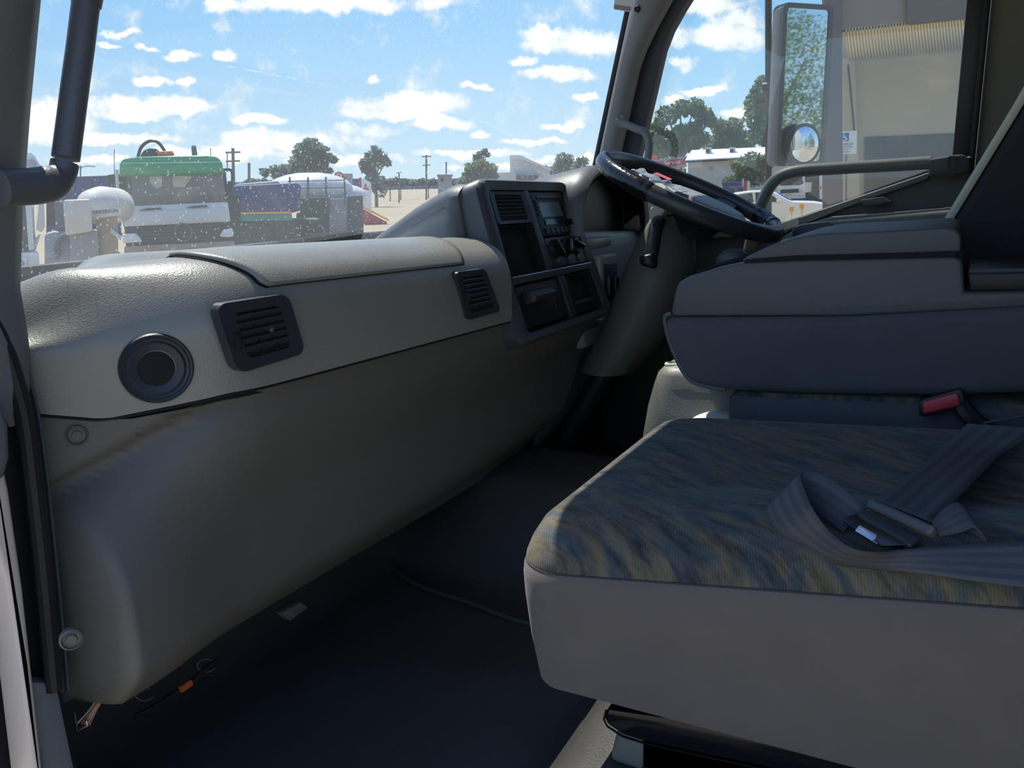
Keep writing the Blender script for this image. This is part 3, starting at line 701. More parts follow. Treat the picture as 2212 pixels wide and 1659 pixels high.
    m = MB(); m.loft([[a.p(u, 0.52, -0.006), a.p(u, 0.55, 0.020), a.p(u, 0.66, 0.026), a.p(u, 0.80, 0.016), a.p(u, 0.84, -0.006)] for u in (0.14, 0.2, 0.55, 0.61)]); m.build('ashtray_pull', 'bezel_dark', ao, bevel=0.002)
    m = MB(); m.tube(catmull([a.p(u, vv, 0.002) for u, vv in ((0.60, 0.72), (0.68, 0.60), (0.72, 0.45), (0.69, 0.30))], 5), 0.0014, 6); m.build('spring_clip', 'steel', ao)
    b = sub(UC + 0.165, 0.06, 0.955, V1 - 0.045)
    m = MB(); P3 = lambda L, d: [b.p(x, y, d) for x, y in L]; o = b.rr(0, 0, 1, 1, 0.008); i = b.rr(0.04, 0.04, 0.96, 0.96, 0.007)
    m.loft([P3(o, -0.019), P3(o, -0.002), P3(i, -0.002), P3(i, -0.019)], True, False); m.add(P3(i, -0.019), [tuple(range(len(i)))]); m.build('coin_bin', 'recess', D_)
centre_stack()

# ---- instrument binnacle
def binnacle():
    def arch(X0, X1, z0, zt, y, n=18, sh=0.0):
        pts = []
        for k in range(n + 1):
            a = pi * k / n; c, s = cos(a), sin(a)
            x = (X0 + X1) / 2 - (X1 - X0) / 2 * (abs(c) ** 0.75) * (1 if c > 0 else -1)
            pts.append(V((x, y, z0 + (zt - z0) * (s ** 0.62) - sh * (x - X0))))
        return pts
    m = MB()
    A = [(1.885, 2.36, -0.125, 0.046, 0.815), (1.875, 2.37, -0.125, 0.056, 0.83), (1.875, 2.37, -0.125, 0.056, 0.86), (1.90, 2.34, -0.14, 0.03, 1.0), (1.95, 2.30, -0.15, -0.04, 1.12)]
    m.grid([arch(a, b, z_(c), z_(d), y, sh=0.06) for a, b, c, d, y in [(1.905, 2.335, -0.118, 0.024, 0.90), (1.897, 2.345, -0.12, 0.034, 0.82)] + A])
    bo = m.build('binnacle_hood', 'binnacle', D_, smooth=60)
    lp = arch(1.905, 2.335, z_(-0.118), z_(0.024), 0.885, sh=0.06)
    m = MB(); m.loft([[p + V((0, 0, 0)) for p in lp], [p + V((0, 0.012, 0)) for p in lp]]); m.build('gauge_lens', 'lens', bo)
    m = MB(); m.grid([arch(1.909, 2.331, z_(-0.118), z_(0.020), 0.895, sh=0.06), arch(1.902, 2.339, z_(-0.119), z_(0.029), 0.822, sh=0.06)]); m.build('hood_liner', 'lens', bo, smooth=60)
    m = MB(); m.tube([p + V((0, -0.002, 0)) for p in lp], 0.004, 6); m.build('lens_rim', 'bezel_dark', bo)
    # fascia under the instruments and to the right of the stack
    m = MB(); m.prism([(x, 0.845, z_(z)) for x, z in ((1.93, -0.115), (2.36, -0.14), (2.47, -0.16), (2.47, -0.42), (1.95, -0.42))], (0, 0.1, 0)); m.build('driver_fascia', 'dash', D_, bevel=0.012, seg=3)
    m = MB(); m.prism([(x, 0.835, z_(z)) for x, z in ((1.94, -0.135), (2.12, -0.14), (2.12, -0.165), (1.94, -0.165))], (0, 0.02, 0)); m.build('fascia_ledge', 'dash', bo, bevel=0.006)
    m = MB(); m.prism([(x, 0.83, z_(z)) for x, z in ((2.34, -0.02), (2.40, 0.0), (2.47, -0.01), (2.47, -0.16), (2.33, -0.14))], (0, 0.16, 0)); m.build('corner_pad', 'hood', D_, bevel=0.012, seg=3)
    # switch bank beside the stack
    m = MB(); m.prism([(x, 0.80, z_(z)) for x, z in ((1.955, -0.175), (2.07, -0.18), (2.085, -0.34), (1.965, -0.345))], (0, 0.06, 0)); sp = m.build('switch_bank', 'dash', D_, bevel=0.008, seg=3)
    m = MB(); m.prism([(x, 0.797, z_(z)) for x, z in ((1.968, -0.20), (2.06, -0.204), (2.068, -0.325), (1.975, -0.33))], (0, 0.01, 0)); m.build('switch_plate', 'bezel_dark', sp, bevel=0.002)
    for k, (x, z, h) in enumerate(((1.992, -0.255, 0.05), (2.035, -0.262, 0.05), (1.997, -0.308, 0.03), (2.04, -0.312, 0.03))):
        m = MB(); m.box((x, 0.792, z_(z)), (0.026, 0.014, h)); m.build('rocker_switch', 'black', sp, bevel=0.003)
    # lower driver trim running down behind the column
    m = MB(); m.grid([[V((X, 0.87 + 0.10 * j / 6 + 0.02 * (X - 1.9), z_(-0.33 - 0.35 * j / 6))) for X in (1.88, 2.0, 2.2, 2.47)] for j in range(7)]); m.build('knee_panel', 'dash_low', D_, solid=0.01)
binnacle()
# ------------------------------------------------------------------ steering column and wheel
WF, WR = onX(1310, 338, 2.06), onX(1683, 510, 2.06)
WC = (WF + WR) / 2; WA = (WF - WR).normalized(); WX = V((1, 0, 0)); WN = WX.cross(WA).normalized()
if WN.z < 0: WN = -WN
WRAD = (WF - WR).length / 2 - 0.012
def steering():
    t = thing('steering_column', 'steering column with beige shroud and black control stalk under the wheel', 'steering column', (WC.x, 0.85, 0.25))
    ax = -WN; c0 = WC + ax * 0.055
    m = MB(); rings = []
    for s, rx, ry, off in ((0.0, 0.05, 0.045, 0.0), (0.02, 0.058, 0.05, 0.005), (0.06, 0.06, 0.05, 0.01), (0.09, 0.055, 0.05, 0.015)):
        c = c0 + ax * s + WA * off
        rings.append([c + WX * rx * cos(2 * pi * k / 24) + WA * ry * sin(2 * pi * k / 24) for k in range(24)])
    m.loft(rings); m.build('column_shroud', 'black', t, smooth=60)
    m = MB(); rings = []
    for (x, y, zc, rx, ry) in ((2.06, 0.655, -0.085, 0.06, 0.045), (2.06, 0.665, -0.14, 0.08, 0.07), (2.05, 0.675, -0.20, 0.095, 0.085), (2.05, 0.70, -0.28, 0.105, 0.092), (2.04, 0.74, -0.38, 0.11, 0.09), (2.03, 0.80, -0.48, 0.10, 0.08)):
        rings.append([V((x + rx * cos(2 * pi * k / 28), y + ry * sin(2 * pi * k / 28), z_(zc))) for k in range(28)])
    m.loft(rings); m.build('column_boot', 'cowl', t, smooth=60)
    q = [onX(x, y, 1.965) for x, y in ((1402, 450), (1420, 440), (1440, 448), (1424, 478), (1412, 488), (1402, 470))]
    m = MB(); m.prism(q, (0.05, 0, 0)); m.build('shroud_cap', 'cream_plastic', t, bevel=0.006)
    # left stalk
    a = [onX(1424, 478, 1.955), onX(1418, 490, 1.93), onX(1412, 520, 1.915), onX(1408, 545, 1.905), onX(1402, 566, 1.90)]
    m = MB(); m.tube(catmull(a, 5), [0.010] + [0.0165] * 19 + [0.0145], 14); st = m.build('stalk', 'black', t, smooth=60)
    m = MB(); m.tube(catmull([a[-1] + V((0, 0.004, 0.018)), a[-1], a[-1] + V((-0.002, 0.002, -0.012))], 3), [0.017, 0.0215, 0.0215, 0.0215, 0.021, 0.0195, 0.015], 14); m.build('stalk_tip', 'black', st, smooth=60)
    # right stalk beyond
    m = MB(); m.tube([WC + ax * 0.07 + WX * 0.06, WC + ax * 0.08 + WX * 0.2], 0.011, 10); m.build('stalk', 'black', t)
    # far shaft below
    m = MB(); m.tube([V((2.03, 0.80, z_(-0.46))), V((2.03, 1.0, z_(-0.80)))], 0.03, 12); m.build('lower_shaft', 'black', t)

    w = thing('steering_wheel', "black steering wheel patched with shiny black tape, seen edge on", 'steering wheel', WC)
    m = MB(); n = 64; rings = []
    for i in range(n + 1):
        a = 2 * pi * i / n; c = WC + (WA * cos(a) + WX * sin(a)) * WRAD; rd = (c - WC).normalized()
        rings.append([c + (rd * cos(b) * 0.017 + WN * sin(b) * 0.0205) for b in [2 * pi * k / 14 for k in range(14)]])
    m.loft(rings, True, False); m.build('rim', 'wheel_skin', w, smooth=180)
    def wrap(a0, a1):
        m = MB(); rings = []; n = 60; random.seed(3)
        for i in range(n + 1):
            a = radians(lerp(a0, a1, i / n)); c = WC + (WA * cos(a) + WX * sin(a)) * WRAD; rd = (c - WC).normalized()
            k = 1.07 + (0.05 * random.random() if 0 < i < n else -0.03)
            rings.append([c + (rd * cos(b) * 0.017 + WN * sin(b) * 0.0205) * k for b in [2 * pi * j / 16 for j in range(16)]])
        m.loft(rings); m.build('tape_wrap', 'tape', w, smooth=60, )
    wrap(-22, -84); wrap(128, 152)
    # spokes, dished hub and pad
    for a in (radians(105), radians(-105)):
        e = WC + (WA * cos(a) + WX * sin(a)) * WRAD; c = WC - WN * 0.045 + WA * -0.03
        sd = WN.cross(e - c).normalized(); m = MB()
        m.loft([[c.lerp(e, s) + sd * wdt * sgn + WN * h for sgn, h in ((-1, -0.006), (-1, 0.006), (1, 0.006), (1, -0.006))] for s, wdt in ((0, 0.05), (0.5, 0.035), (0.85, 0.028), (1.0, 0.03))])
        m.build('spoke', 'black', w, bevel=0.004)
    m = MB(); rings = []
    for h, r in ((-0.030, 0.078), (-0.02, 0.085), (0.0, 0.085), (0.006, 0.078), (0.008, 0.06), (0.009, 0.001)):
        rings.append([WC + WA * (-0.045) + WN * h + WX * r * 1.0 * cos(2 * pi * k / 32) + WA * r * 1.25 * sin(2 * pi * k / 32) for k in range(32)])
    m.loft(rings); m.build('hub_pad', 'hub', w, smooth=50)
    m = MB(); m.lathe(WC + WA * -0.04, WN, [(0.05, -0.085), (0.055, -0.07), (0.072, -0.04), (0.085, -0.028), (0.08, -0.02)], 28); m.build('hub_base', 'black', w)
    # torn clear film left on the spoke pad, with a red sticker
    random.seed(11); rows = []
    for j in range(4):
        rows.append([WC + WA * lerp(0.125, -0.01, i / 22) + WX * lerp(-0.06, -0.12, j / 3) + WN * (0.012 + 0.003 * random.random() + (0.006 * (j == 0) * (0.5 + 0.5 * sin(i * 1.1)))) for i in range(23)])
    m = MB(); m.grid(rows); m.build('torn_film', 'film', w, smooth=180, solid=0.0006)
    m = MB(); c = WC + WA * 0.055 + WX * -0.085 + WN * 0.024
    m.prism([c + WA * a + WX * b for a, b in ((-0.022, -0.02), (0.018, -0.024), (0.024, 0.02), (-0.016, 0.024))], WN * 0.001); m.build('red_sticker', 'red_sticker', w)
steering()

# ------------------------------------------------------------------ passenger seat
def seat_outline(inset, x0, x1, y0, y1, rf, n=10):
    x0 += inset; x1 -= inset; y1 -= inset; y0 += inset * 0.3; r = max(rf - inset * 0.6, 0.02); rb = 0.04; pts = []
    for cx, cy, a0, rr_ in ((x1 - r, y1 - r, 0, r), (x0 + r, y1 - r, 90, r), (x0 + rb, y0 + rb, 180, rb), (x1 - rb, y0 + rb, 270, rb)):
        for k in range(n + 1):
            a = radians(a0 + 90 * k / n); pts.append((cx + rr_ * cos(a), cy + rr_ * sin(a)))
    return pts
def seat_tilt(x, y): return lerp(0.140, 0.055, (x - 0.80) / 0.60) * (0.455 - y)
def seat_top(x, y):
    f = max(0.0, min(x - 0.805, 1.405 - x, 0.462 - y)); cr = 0.02 * (1 - ((x - 1.10) / 0.30) ** 2)
    if f < 0.07:
        for (f0, z0), (f1, z1) in zip(((0, -0.447), (0.01, -0.432), (0.022, -0.417), (0.042, -0.406)), ((0.01, -0.432), (0.022, -0.417), (0.042, -0.406), (0.07, -0.401))):
            if f <= f1: return z_(lerp(z0, z1, (f - f0) / (f1 - f0)) + seat_tilt(x, y) + cr * f / 0.07)
    d = sstep(0.07, 0.26, f); return z_(-0.400 + seat_tilt(x, y) * (0.98 - 0.30 * d * sstep(0.40, 0.10, y)) + cr * (1 - d) - 0.006 * d)
def passenger_seat():
    t = thing('passenger_seat', 'passenger seat with grey sides and dark streaked fabric on top', 'seat', (1.1, 0.1, 0.10))
    X0, X1, Y0, Y1 = 0.805, 1.405, -0.42, 0.462
    def ring(ins, zc, tl, crown=0.0, rf=0.085):
        return [V((x, y, z_(zc + seat_tilt(x, y) * tl + crown * (1 - ((x - 1.10) / 0.30) ** 2)))) for x, y in seat_outline(ins, X0, X1, Y0, Y1, rf)]
    # grey side panels
    def side(ins, zc, tl): return ring(ins, zc, tl, 0.0, lerp(0.085, 0.05, sstep(-0.47, -0.60, zc)))
    m = MB(); m.loft([side(0.036, -0.615, 0.15), side(0.030, -0.614, 0.15), side(0.027, -0.609, 0.16), side(0.014, -0.55, 0.4), side(0.003, -0.50, 0.7), side(0.0, -0.47, 0.95), side(0.001, -0.458, 1.0), side(0.004, -0.452, 1.0)], True, False)
    m.build('cushion_side', 'seat_side', t, smooth=180)
    # fabric top, crowned at the front, dished where one sits
    rings = [ring(0.004, -0.4535, 1.0), ring(0.0035, -0.447, 1.0), ring(0.010, -0.432, 1.0, 0.006), ring(0.022, -0.417, 1.0, 0.014), ring(0.042, -0.406, 1.0, 0.019), ring(0.07, -0.401, 0.98, 0.02)]
    for f in (0.10, 0.13, 0.16, 0.19, 0.22, 0.245, 0.265):
        rr_ = []
        for x, y in seat_outline(f, X0, X1, Y0, Y1, 0.085):
            rr_.append(V((x, y, seat_top(x, y))))
        rings.append(rr_)
    m = MB(); m.loft(rings, True, False); m.add(rings[-1], [tuple(range(len(rings[-1])))])
    m.build('cushion_top', 'seat_pattern', t, smooth=180)
    pth = [p + V((0, 0, 0.0)) for p in ring(0.0035, -0.4525, 1.0)]; pth.append(pth[0])
    MB().tube(pth, 0.0012, 6, False).build('seam_piping', 'seam_thread', t)
    # pressed steel slide frame and pedestal under the cushion
    a = [onX(x, y, 0.895) for x, y in ((1310, 1532), (1305, 1552), (1312, 1566), (1345, 1588), (1390, 1602), (1480, 1622), (1700, 1668), (2000, 1740), (2000, 1650), (1800, 1600), (1500, 1560))]
    MB().prism(a, (0.30, 0, 0)).build('slide_frame', 'black_gloss', t, bevel=0.004)
    e = [p + V((-0.001, 0, -0.001)) for p in a[:8]]
    MB().tube(e, 0.0016, 6).build('frame_lip', 'dark_steel', t)
    m = MB(); m.box((1.13, 0.02, z_(-0.73)), (0.46, 0.62, 0.17)); m.build('pedestal', 'black', t, bevel=0.02)
    m = MB(); m.prism([V((0.90, y, z)) for y, z in ((0.36, 0.10), (0.34, 0.19), (-0.3, 0.19), (-0.3, 0.10))], (0.42, 0, 0)); m.build('riser', 'tunnel', t, bevel=0.012, seg=3)
    m = MB(); m.prism([V((x, -0.40 - 0.10 * 0, z_(-0.42))) for x in (0.83, 1.38)] + [V((x, -0.62, z_(0.28))) for x in (1.34, 0.87)], (0, -0.12, 0.02)); m.build('seat_back', 'navy_fabric', t, bevel=0.04, seg=4)
passenger_seat()

# ------------------------------------------------------------------ middle seat: cushion and folded back with tray
def middle_seat():
    t = thing('middle_seat', 'narrow middle seat cushion in dark patterned fabric beneath the folded seat back', 'seat', (1.62, 0.05, 0.22))
    m = MB(); m.prism([(1.455, y, z_(z)) for y, z in ((0.352, -0.374), (0.35, -0.45), (0.33, -0.50), (-0.5, -0.48), (-0.5, -0.35), (0.02, -0.356))], (0.34, 0, 0)); m.build('cushion', 'navy_fabric', t, bevel=0.012, seg=3)
    m = MB(); m.prism([(1.459, y, z_(z)) for y, z in ((0.346, -0.378), (-0.45, -0.350), (-0.45, -0.345), (0.02, -0.350), (0.33, -0.368))], (0.332, 0, 0)); m.build('cushion_top', 'seat_pattern', t, bevel=0.006)
    m = MB(); m.box((1.63, 0.0, 0.27), (0.26, 0.5, 0.18)); m.build('pedestal', 'black', t, bevel=0.01)
    f = thing('folded_seat_back', 'middle seat back folded flat with slate grey tray and hinged armrest lid', 'seat back', (1.62, 0.05, z_(-0.35)))
    XL, W = 1.447, 0.335
    m = MB(); m.prism([(XL, y, z_(z)) for y, z in ((0.458, -0.238), (0.452, -0.20), (0.446, -0.178), (0.428, -0.166), (0.38, -0.150), (0.335, -0.140), (0.25, -0.134), (0.012, -0.124), (0.002, -0.13), (-0.004, -0.178), (-0.05, -0.176), (-0.30, -0.158), (-0.30, -0.175), (0.154, -0.222))], (W, 0, 0)); m.build('tray', 'tray', f, bevel=0.012, seg=4)
    m = MB(); m.prism([(XL + 0.006, y, z_(z)) for y, z in ((0.337, -0.137), (0.325, -0.128), (0.29, -0.110), (0.25, -0.097), (0.212, -0.090), (0.12, -0.086), (0.03, -0.080), (0.014, -0.084), (0.007, -0.094), (0.006, -0.117), (0.1, -0.122), (0.25, -0.1295))], (W - 0.012, 0, 0)); m.build('armrest_lid', 'tray', f, bevel=0.010, seg=4)
    m = MB(); m.prism([(XL + 0.003, y, z_(z)) for y, z in ((0.33, -0.141), (0.25, -0.136), (0.012, -0.126), (0.012, -0.116), (0.25, -0.126), (0.33, -0.134))], (W - 0.006, 0, 0)); m.build('lid_gap', 'recess', f)
    for k, dx in enumerate((0.03, 0.10)):
        m = MB(); m.tube(catmull([V((XL + dx + 0.0, 0.42, z_(-0.162))), V((XL + dx + 0.02, 0.38, z_(-0.147))), V((XL + dx + 0.03, 0.335, z_(-0.138)))], 4), 0.003, 6); m.build('pen_groove', 'black', f)
    m = MB(); m.prism([(XL - 0.012, y, z_(z)) for y, z in ((0.470, -0.240), (0.468, -0.262), (0.455, -0.30), (0.43, -0.345), (0.405, -0.360), (0.36, -0.364), (0.20, -0.356), (0.03, -0.342), (-0.30, -0.30), (-0.30, -0.172), (0.0, -0.205), (0.154, -0.222), (0.30, -0.231))], (W + 0.03, 0, 0)); m.build('back_cushion', 'navy_fabric', f, bevel=0.018, seg=4)
    e = [V((XL - 0.006, y - 0.008, z_(z + 0.006))) for y, z in ((0.462, -0.238), (0.473, -0.243), (0.472, -0.262), (0.459, -0.302), (0.434, -0.347), (0.408, -0.363), (0.36, -0.368))]
    MB().tube(catmull(e, 4), 0.0042, 8).build('piping', 'tray', f)
    # shallow tray behind the lid, with a rounded catch standing beyond it
    m = MB(); m.prism([(XL + 0.02, y, z_(z)) for y, z in ((-0.006, -0.150), (-0.012, -0.178), (-0.30, -0.163), (-0.30, -0.138))], (W - 0.04, 0, 0)); m.build('rear_tray', 'black', f, bevel=0.003)
    m = MB(); m.tube([V((XL + 0.012, -0.008, z_(-0.146))), V((XL + 0.012, -0.26, z_(-0.134)))], 0.003, 6); m.build('tray_lip', 'tray', f)
    m = MB(); c = onX(2140, 606, 1.74); m.ell(c, (0.03, 0.052, 0.036), 18); m.build('hinge_cover', 'tray', f, smooth=180)
middle_seat()

# belt buckle of the passenger seat
def buckle():
    t = thing('belt_buckle', 'seat belt buckle with a red release button beside the middle seat', 'buckle', onX(2040, 930, 1.425))
    q = Quad(*[onX(x, y, 1.425) for x, y in ((1988, 868), (2072, 844), (2080, 878), (1990, 898))])
    m = MB(); q.plate(m, q.rr(-0.05, -0.12, 1.08, 1.1, 0.006), -0.03, 0.0); m.build('housing', 'black', t, bevel=0.002)
    m = MB(); q.plate(m, q.rr(0.05, 0.12, 0.95, 0.95, 0.003), -0.002, 0.005); m.build('release_button', 'red_button', t, bevel=0.0025)
    pts = catmull([q.p(0.9, 0.3, -0.015), onX(2100, 905, 1.43), onX(2150, 940, 1.43)], 4)
    m = MB(); m.tube(pts, 0.014, 8); m.build('buckle_stalk', 'black', t)
    m = MB(); m.tube([onX(2120, 915, 1.42), onX(2225, 897, 1.42)], 0.0022, 6); m.build('anchor_wire', 'bezel', t)
buckle()

# ------------------------------------------------------------------ passenger belt lying on the seat
def ribbon(pairs, name, parent, m='webbing'):
    A = catmull([p for p, _ in pairs], 6); B = catmull([p for _, p in pairs], 6)
    mb = MB(); rows = []; uv = []; L = 0
    for i, (a, b) in enumerate(zip(A, B)):
        if i: L += (a.lerp(b, .5) - A[i - 1].lerp(B[i - 1], .5)).length
        row = []
        for j in range(7):
            row.append(a.lerp(b, j / 6)); uv.append((j / 6, L))
        rows.append(row)
    mb.grid(rows); mb.uv = uv
    return mb.build(name, m, parent, smooth=180, solid=0.0014, solid_off=0)
def seat_belt():
    base = z_(-0.372)
    t = thing('seat_belt', 'grey seat belt lying in a loop on the passenger seat with its metal tongue', 'seat belt', onZ(1850, 1150, base - 0.01))
    def Z(x, y, d):
        z = base
        for _ in range(12):
            p = onZ(x, y, z); z = lerp(z, seat_top(min(max(p.x, 0.82), 1.39), min(p.y, 0.44)) + 0.002 + d, 0.7)
        return onZ(x, y, z)
    ribbon([(Z(2090, 915, 0.03), Z(2240, 925, 0.03)), (Z(2065, 938, 0.022), Z(2212, 950, 0.022)), (Z(2011, 988, 0.018), Z(2155, 990, 0.018)), (Z(1945, 1041, 0.016), Z(2076, 1068, 0.016)), (Z(1893, 1080, 0.014), Z(2012, 1128, 0.014))], 'shoulder_webbing', t)
    lp = [((2760, 1330, .0), (2760, 1180, .004)), ((2480, 1305, .0), (2480, 1170, .008)), ((2260, 1275, .0), (2260, 1168, .014)), ((2110, 1256, .0), (2100, 1175, .014)), ((1970, 1236, .0), (1958, 1186, .02)), ((1880, 1228, .0), (1890, 1193, .026)), ((1801, 1216, .0), (1835, 1182, .032)), ((1738, 1190, .0), (1785, 1140, .036)), ((1693, 1160, .0), (1755, 1098, .040)),
          ((1664, 1128, .002), (1738, 1058, .042)), ((1656, 1100, .006), (1729, 1024, .044)), ((1676, 1084, .008), (1750, 1018, .044)), ((1725, 1088, .008), (1795, 1036, .040)), ((1775, 1118, .006), (1838, 1068, .032)), ((1820, 1150, .004), (1872, 1098, .020))]
    ribbon([(Z(*a), Z(*b)) for a, b in lp], 'lap_webbing', t)
    # fold of webbing right of the tongue
    ribbon([(Z(2012, 1128, .014), Z(2030, 1160, .006)), (Z(2040, 1098, .022), Z(2075, 1150, .012)), (Z(2070, 1086, .022), Z(2105, 1140, .014)), (Z(2090, 1110, .014), Z(2125, 1160, .010)), (Z(2100, 1150, .006), Z(2140, 1178, .006))], 'webbing_fold', t)
    q = Quad(Z(1880, 1074, .030), Z(2021, 1136, .030), Z(2006, 1156, .026), Z(1866, 1092, .026), toward=CAM + V((0, 0, 3)))
    m = MB(); q.plate(m, q.rr(0, 0, 1, 1, 0.004), -0.012, 0.0); m.build('tongue_grip', 'bezel', t, bevel=0.003, seg=3)
    q = Quad(Z(1862, 1096, .026), Z(1992, 1158, .026), Z(1966, 1178, .024), Z(1850, 1112, .024), toward=CAM + V((0, 0, 3)))
    m = MB(); q.plate(m, q.rr(0, 0, 1, 1, 0.003), -0.010, 0.0); m.build('tongue_cover', 'bezel_dark', t, bevel=0.002)
    q = Quad(Z(1854, 1108, .022), Z(1968, 1176, .022), Z(1905, 1180, .018), Z(1815, 1122, .018), toward=CAM + V((0, 0, 3)))
    m = MB(); q.plate(m, q.rr(0, 0, 1, 1, 0.004), -0.003, 0.0); m.build('tongue_plate', 'dark_steel', t, bevel=0.0008)
    q = Quad(Z(1857, 1133, .0245), Z(1908, 1162, .0245), Z(1896, 1176, .0215), Z(1846, 1146, .0215), toward=CAM + V((0, 0, 3)))
    m = MB(); q.plate(m, q.rr(0, 0, 1, 1, 0.001), -0.003, 0.0); m.build('tongue_blade', 'steel', t, bevel=0.0006)
seat_belt()

# ------------------------------------------------------------------ driver's seat, gear lever, floor console
def driver_seat():
    t = thing('driver_seat', "driver's seat with high black fabric back, mostly hidden behind the tray", 'seat', (2.1, 0.0, 0.2))
    e = [(0.045, -0.13), (-0.073, 0.123), (-0.20, 0.42), (-0.26, 0.55)]
    pts = [V((1.85, y, z_(z))) for y, z in e] + [V((1.85, y, z_(z))) for y, z in ((-0.40, 0.55), (-0.42, 0.35), (-0.28, -0.05), (-0.22, -0.42), (-0.02, -0.42), (0.05, -0.25))]
    MB().prism(pts, (0.50, 0, 0)).build('backrest', 'driver_fabric', t, bevel=0.02, seg=3)
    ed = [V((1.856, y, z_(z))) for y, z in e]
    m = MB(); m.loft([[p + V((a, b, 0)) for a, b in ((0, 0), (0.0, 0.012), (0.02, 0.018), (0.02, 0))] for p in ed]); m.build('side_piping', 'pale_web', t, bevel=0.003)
    m = MB(); m.prism([(1.84, y, z_(z)) for y, z in ((0.42, -0.38), (0.44, -0.44), (0.40, -0.54), (-0.25, -0.54), (-0.25, -0.36), (0.1, -0.37))], (0.52, 0, 0)); m.build('cushion', 'driver_fabric', t, bevel=0.03, seg=3)
    m = MB(); m.box((2.1, 0.06, 0.16), (0.4, 0.5, 0.30)); m.build('pedestal', 'black', t, bevel=0.01)
driver_seat()

def gear():
    t = thing('gear_lever', 'gear lever with smooth grey knob rising behind the tray', 'gear lever', (1.86, 0.47, 0.28))
    c = onX(1580, 560, 1.86)
    MB().tube(catmull([V((1.86, 0.52, 0.29)), V((1.86, 0.49, 0.45)), c], 5), 0.009, 8).build('lever', 'black', t)
    MB().ell(c, (0.026, 0.036, 0.024), 20, Matrix.Rotation(radians(-18), 3, 'X')).build('knob', 'bezel', t, smooth=180)
    m = MB(); m.lathe((1.86, 0.52, 0.22), (0, -0.1, 1), [(0.07, 0), (0.06, 0.03), (0.045, 0.05), (0.03, 0.09), (0.014, 0.13)], 20); m.build('gaiter', 'rubber', t)
    b = thing('floor_console', 'grey moulded console on the engine hump with a pale rounded cap', 'console', (1.64, 0.45, 0.21))
    rings = []
    for zc, x0, x1, y0, y1, r in ((-0.62, 1.50, 1.82, 0.22, 0.548, 0.05), (-0.50, 1.515, 1.81, 0.23, 0.545, 0.05), (-0.44, 1.53, 1.80, 0.24, 0.540, 0.05), (-0.40, 1.55, 1.79, 0.25, 0.535, 0.05), (-0.375, 1.555, 1.785, 0.255, 0.527, 0.045), (-0.362, 1.565, 1.775, 0.265, 0.515, 0.04), (-0.358, 1.58, 1.76, 0.28, 0.50, 0.035)):
        rings.append([V((x, y, z_(zc))) for x, y in rrect(x0, y0, x1, y1, r, n=6)])
    MB().loft(rings).build('console_body', 'tunnel', b, smooth=60)
    m = MB(); m.lathe((1.60, 0.50, z_(-0.358)), (0, 0, 1), [(0.016, -0.002), (0.015, 0.001), (0.011, 0.002), (0.010, -0.003)], 16, False); m.build('console_socket', 'cream_plastic', b)
    m = MB(); m.ell((1.49, 0.365, z_(-0.462)), (0.055, 0.075, 0.045), 24); cp = m.build('rounded_cap', 'cream_plastic', b, smooth=180)
    m = MB(); m.tube(catmull([V((1.47, 0.33, z_(-0.421))), V((1.49, 0.345, z_(-0.416))), V((1.52, 0.35, z_(-0.424)))], 4), 0.0012, 5); m.build('cap_groove', 'ink', cp)
gear()

# ------------------------------------------------------------------ grab handles
def handles():
    t = thing('grab_handle', 'thick grey grab handle on the passenger side windscreen pillar', 'grab handle', onY(60, 400, 0.88))
    Y = 0.86
    g = [onY(x, y, Y) for x, y in ((193, -40), (184, 20), (174, 100), (163, 180), (152, 265), (142, 342))]
    MB().tube(catmull(g, 4), 0.0142, 16).build('grip', 'handle', t, smooth=60)
    e = [onY(x, y, Y) for x, y in ((140, 352), (134, 374), (116, 392), (84, 401), (40, 404), (0, 406))]
    MB().tube(catmull(e, 5), [0.0142] * 6 + [0.0148, 0.0152, 0.016, 0.0168, 0.0175, 0.0182] + [0.0188] * 14, 16).build('lower_elbow', 'handle', t, smooth=60)
    e = [onY(x, y, Y) for x, y in ((191, -8), (186, 12), (186, 10), (191, -40), (200, -90))]
    MB().tube([onY(x, y, Y) for x, y in ((186, 8), (190, -20), (196, -60), (210, -120))], [0.0155, 0.0162, 0.0165, 0.017], 16).build('upper_elbow', 'handle', t, smooth=60)
    h = thing('grab_handle', 'slim grey grab handle on the driver side windscreen pillar', 'grab handle', apr(z_(0.08)) + V((-0.04, 0, 0)))
    c = apr(z_(0.135))
    p = [onX(x, y, 2.405) for x, y in ((1332, 262), (1350, 268), (1372, 277), (1390, 284), (1400, 298), (1402, 318), (1399, 345), (1394, 385), (1388, 430))]
    MB().tube(catmull(p, 4), 0.0115, 12).build('grip', 'pillar', h, smooth=60)
    q = Quad(*[onX(x, y, 2.418) for x, y in ((1324, 240), (1352, 252), (1350, 280), (1320, 270))]); m = MB(); q.plate(m, q.rr(0, 0, 1, 1, 0.005), -0.02, 0.006); m.build('mount_cap', 'pillar', h, bevel=0.003)
handles()

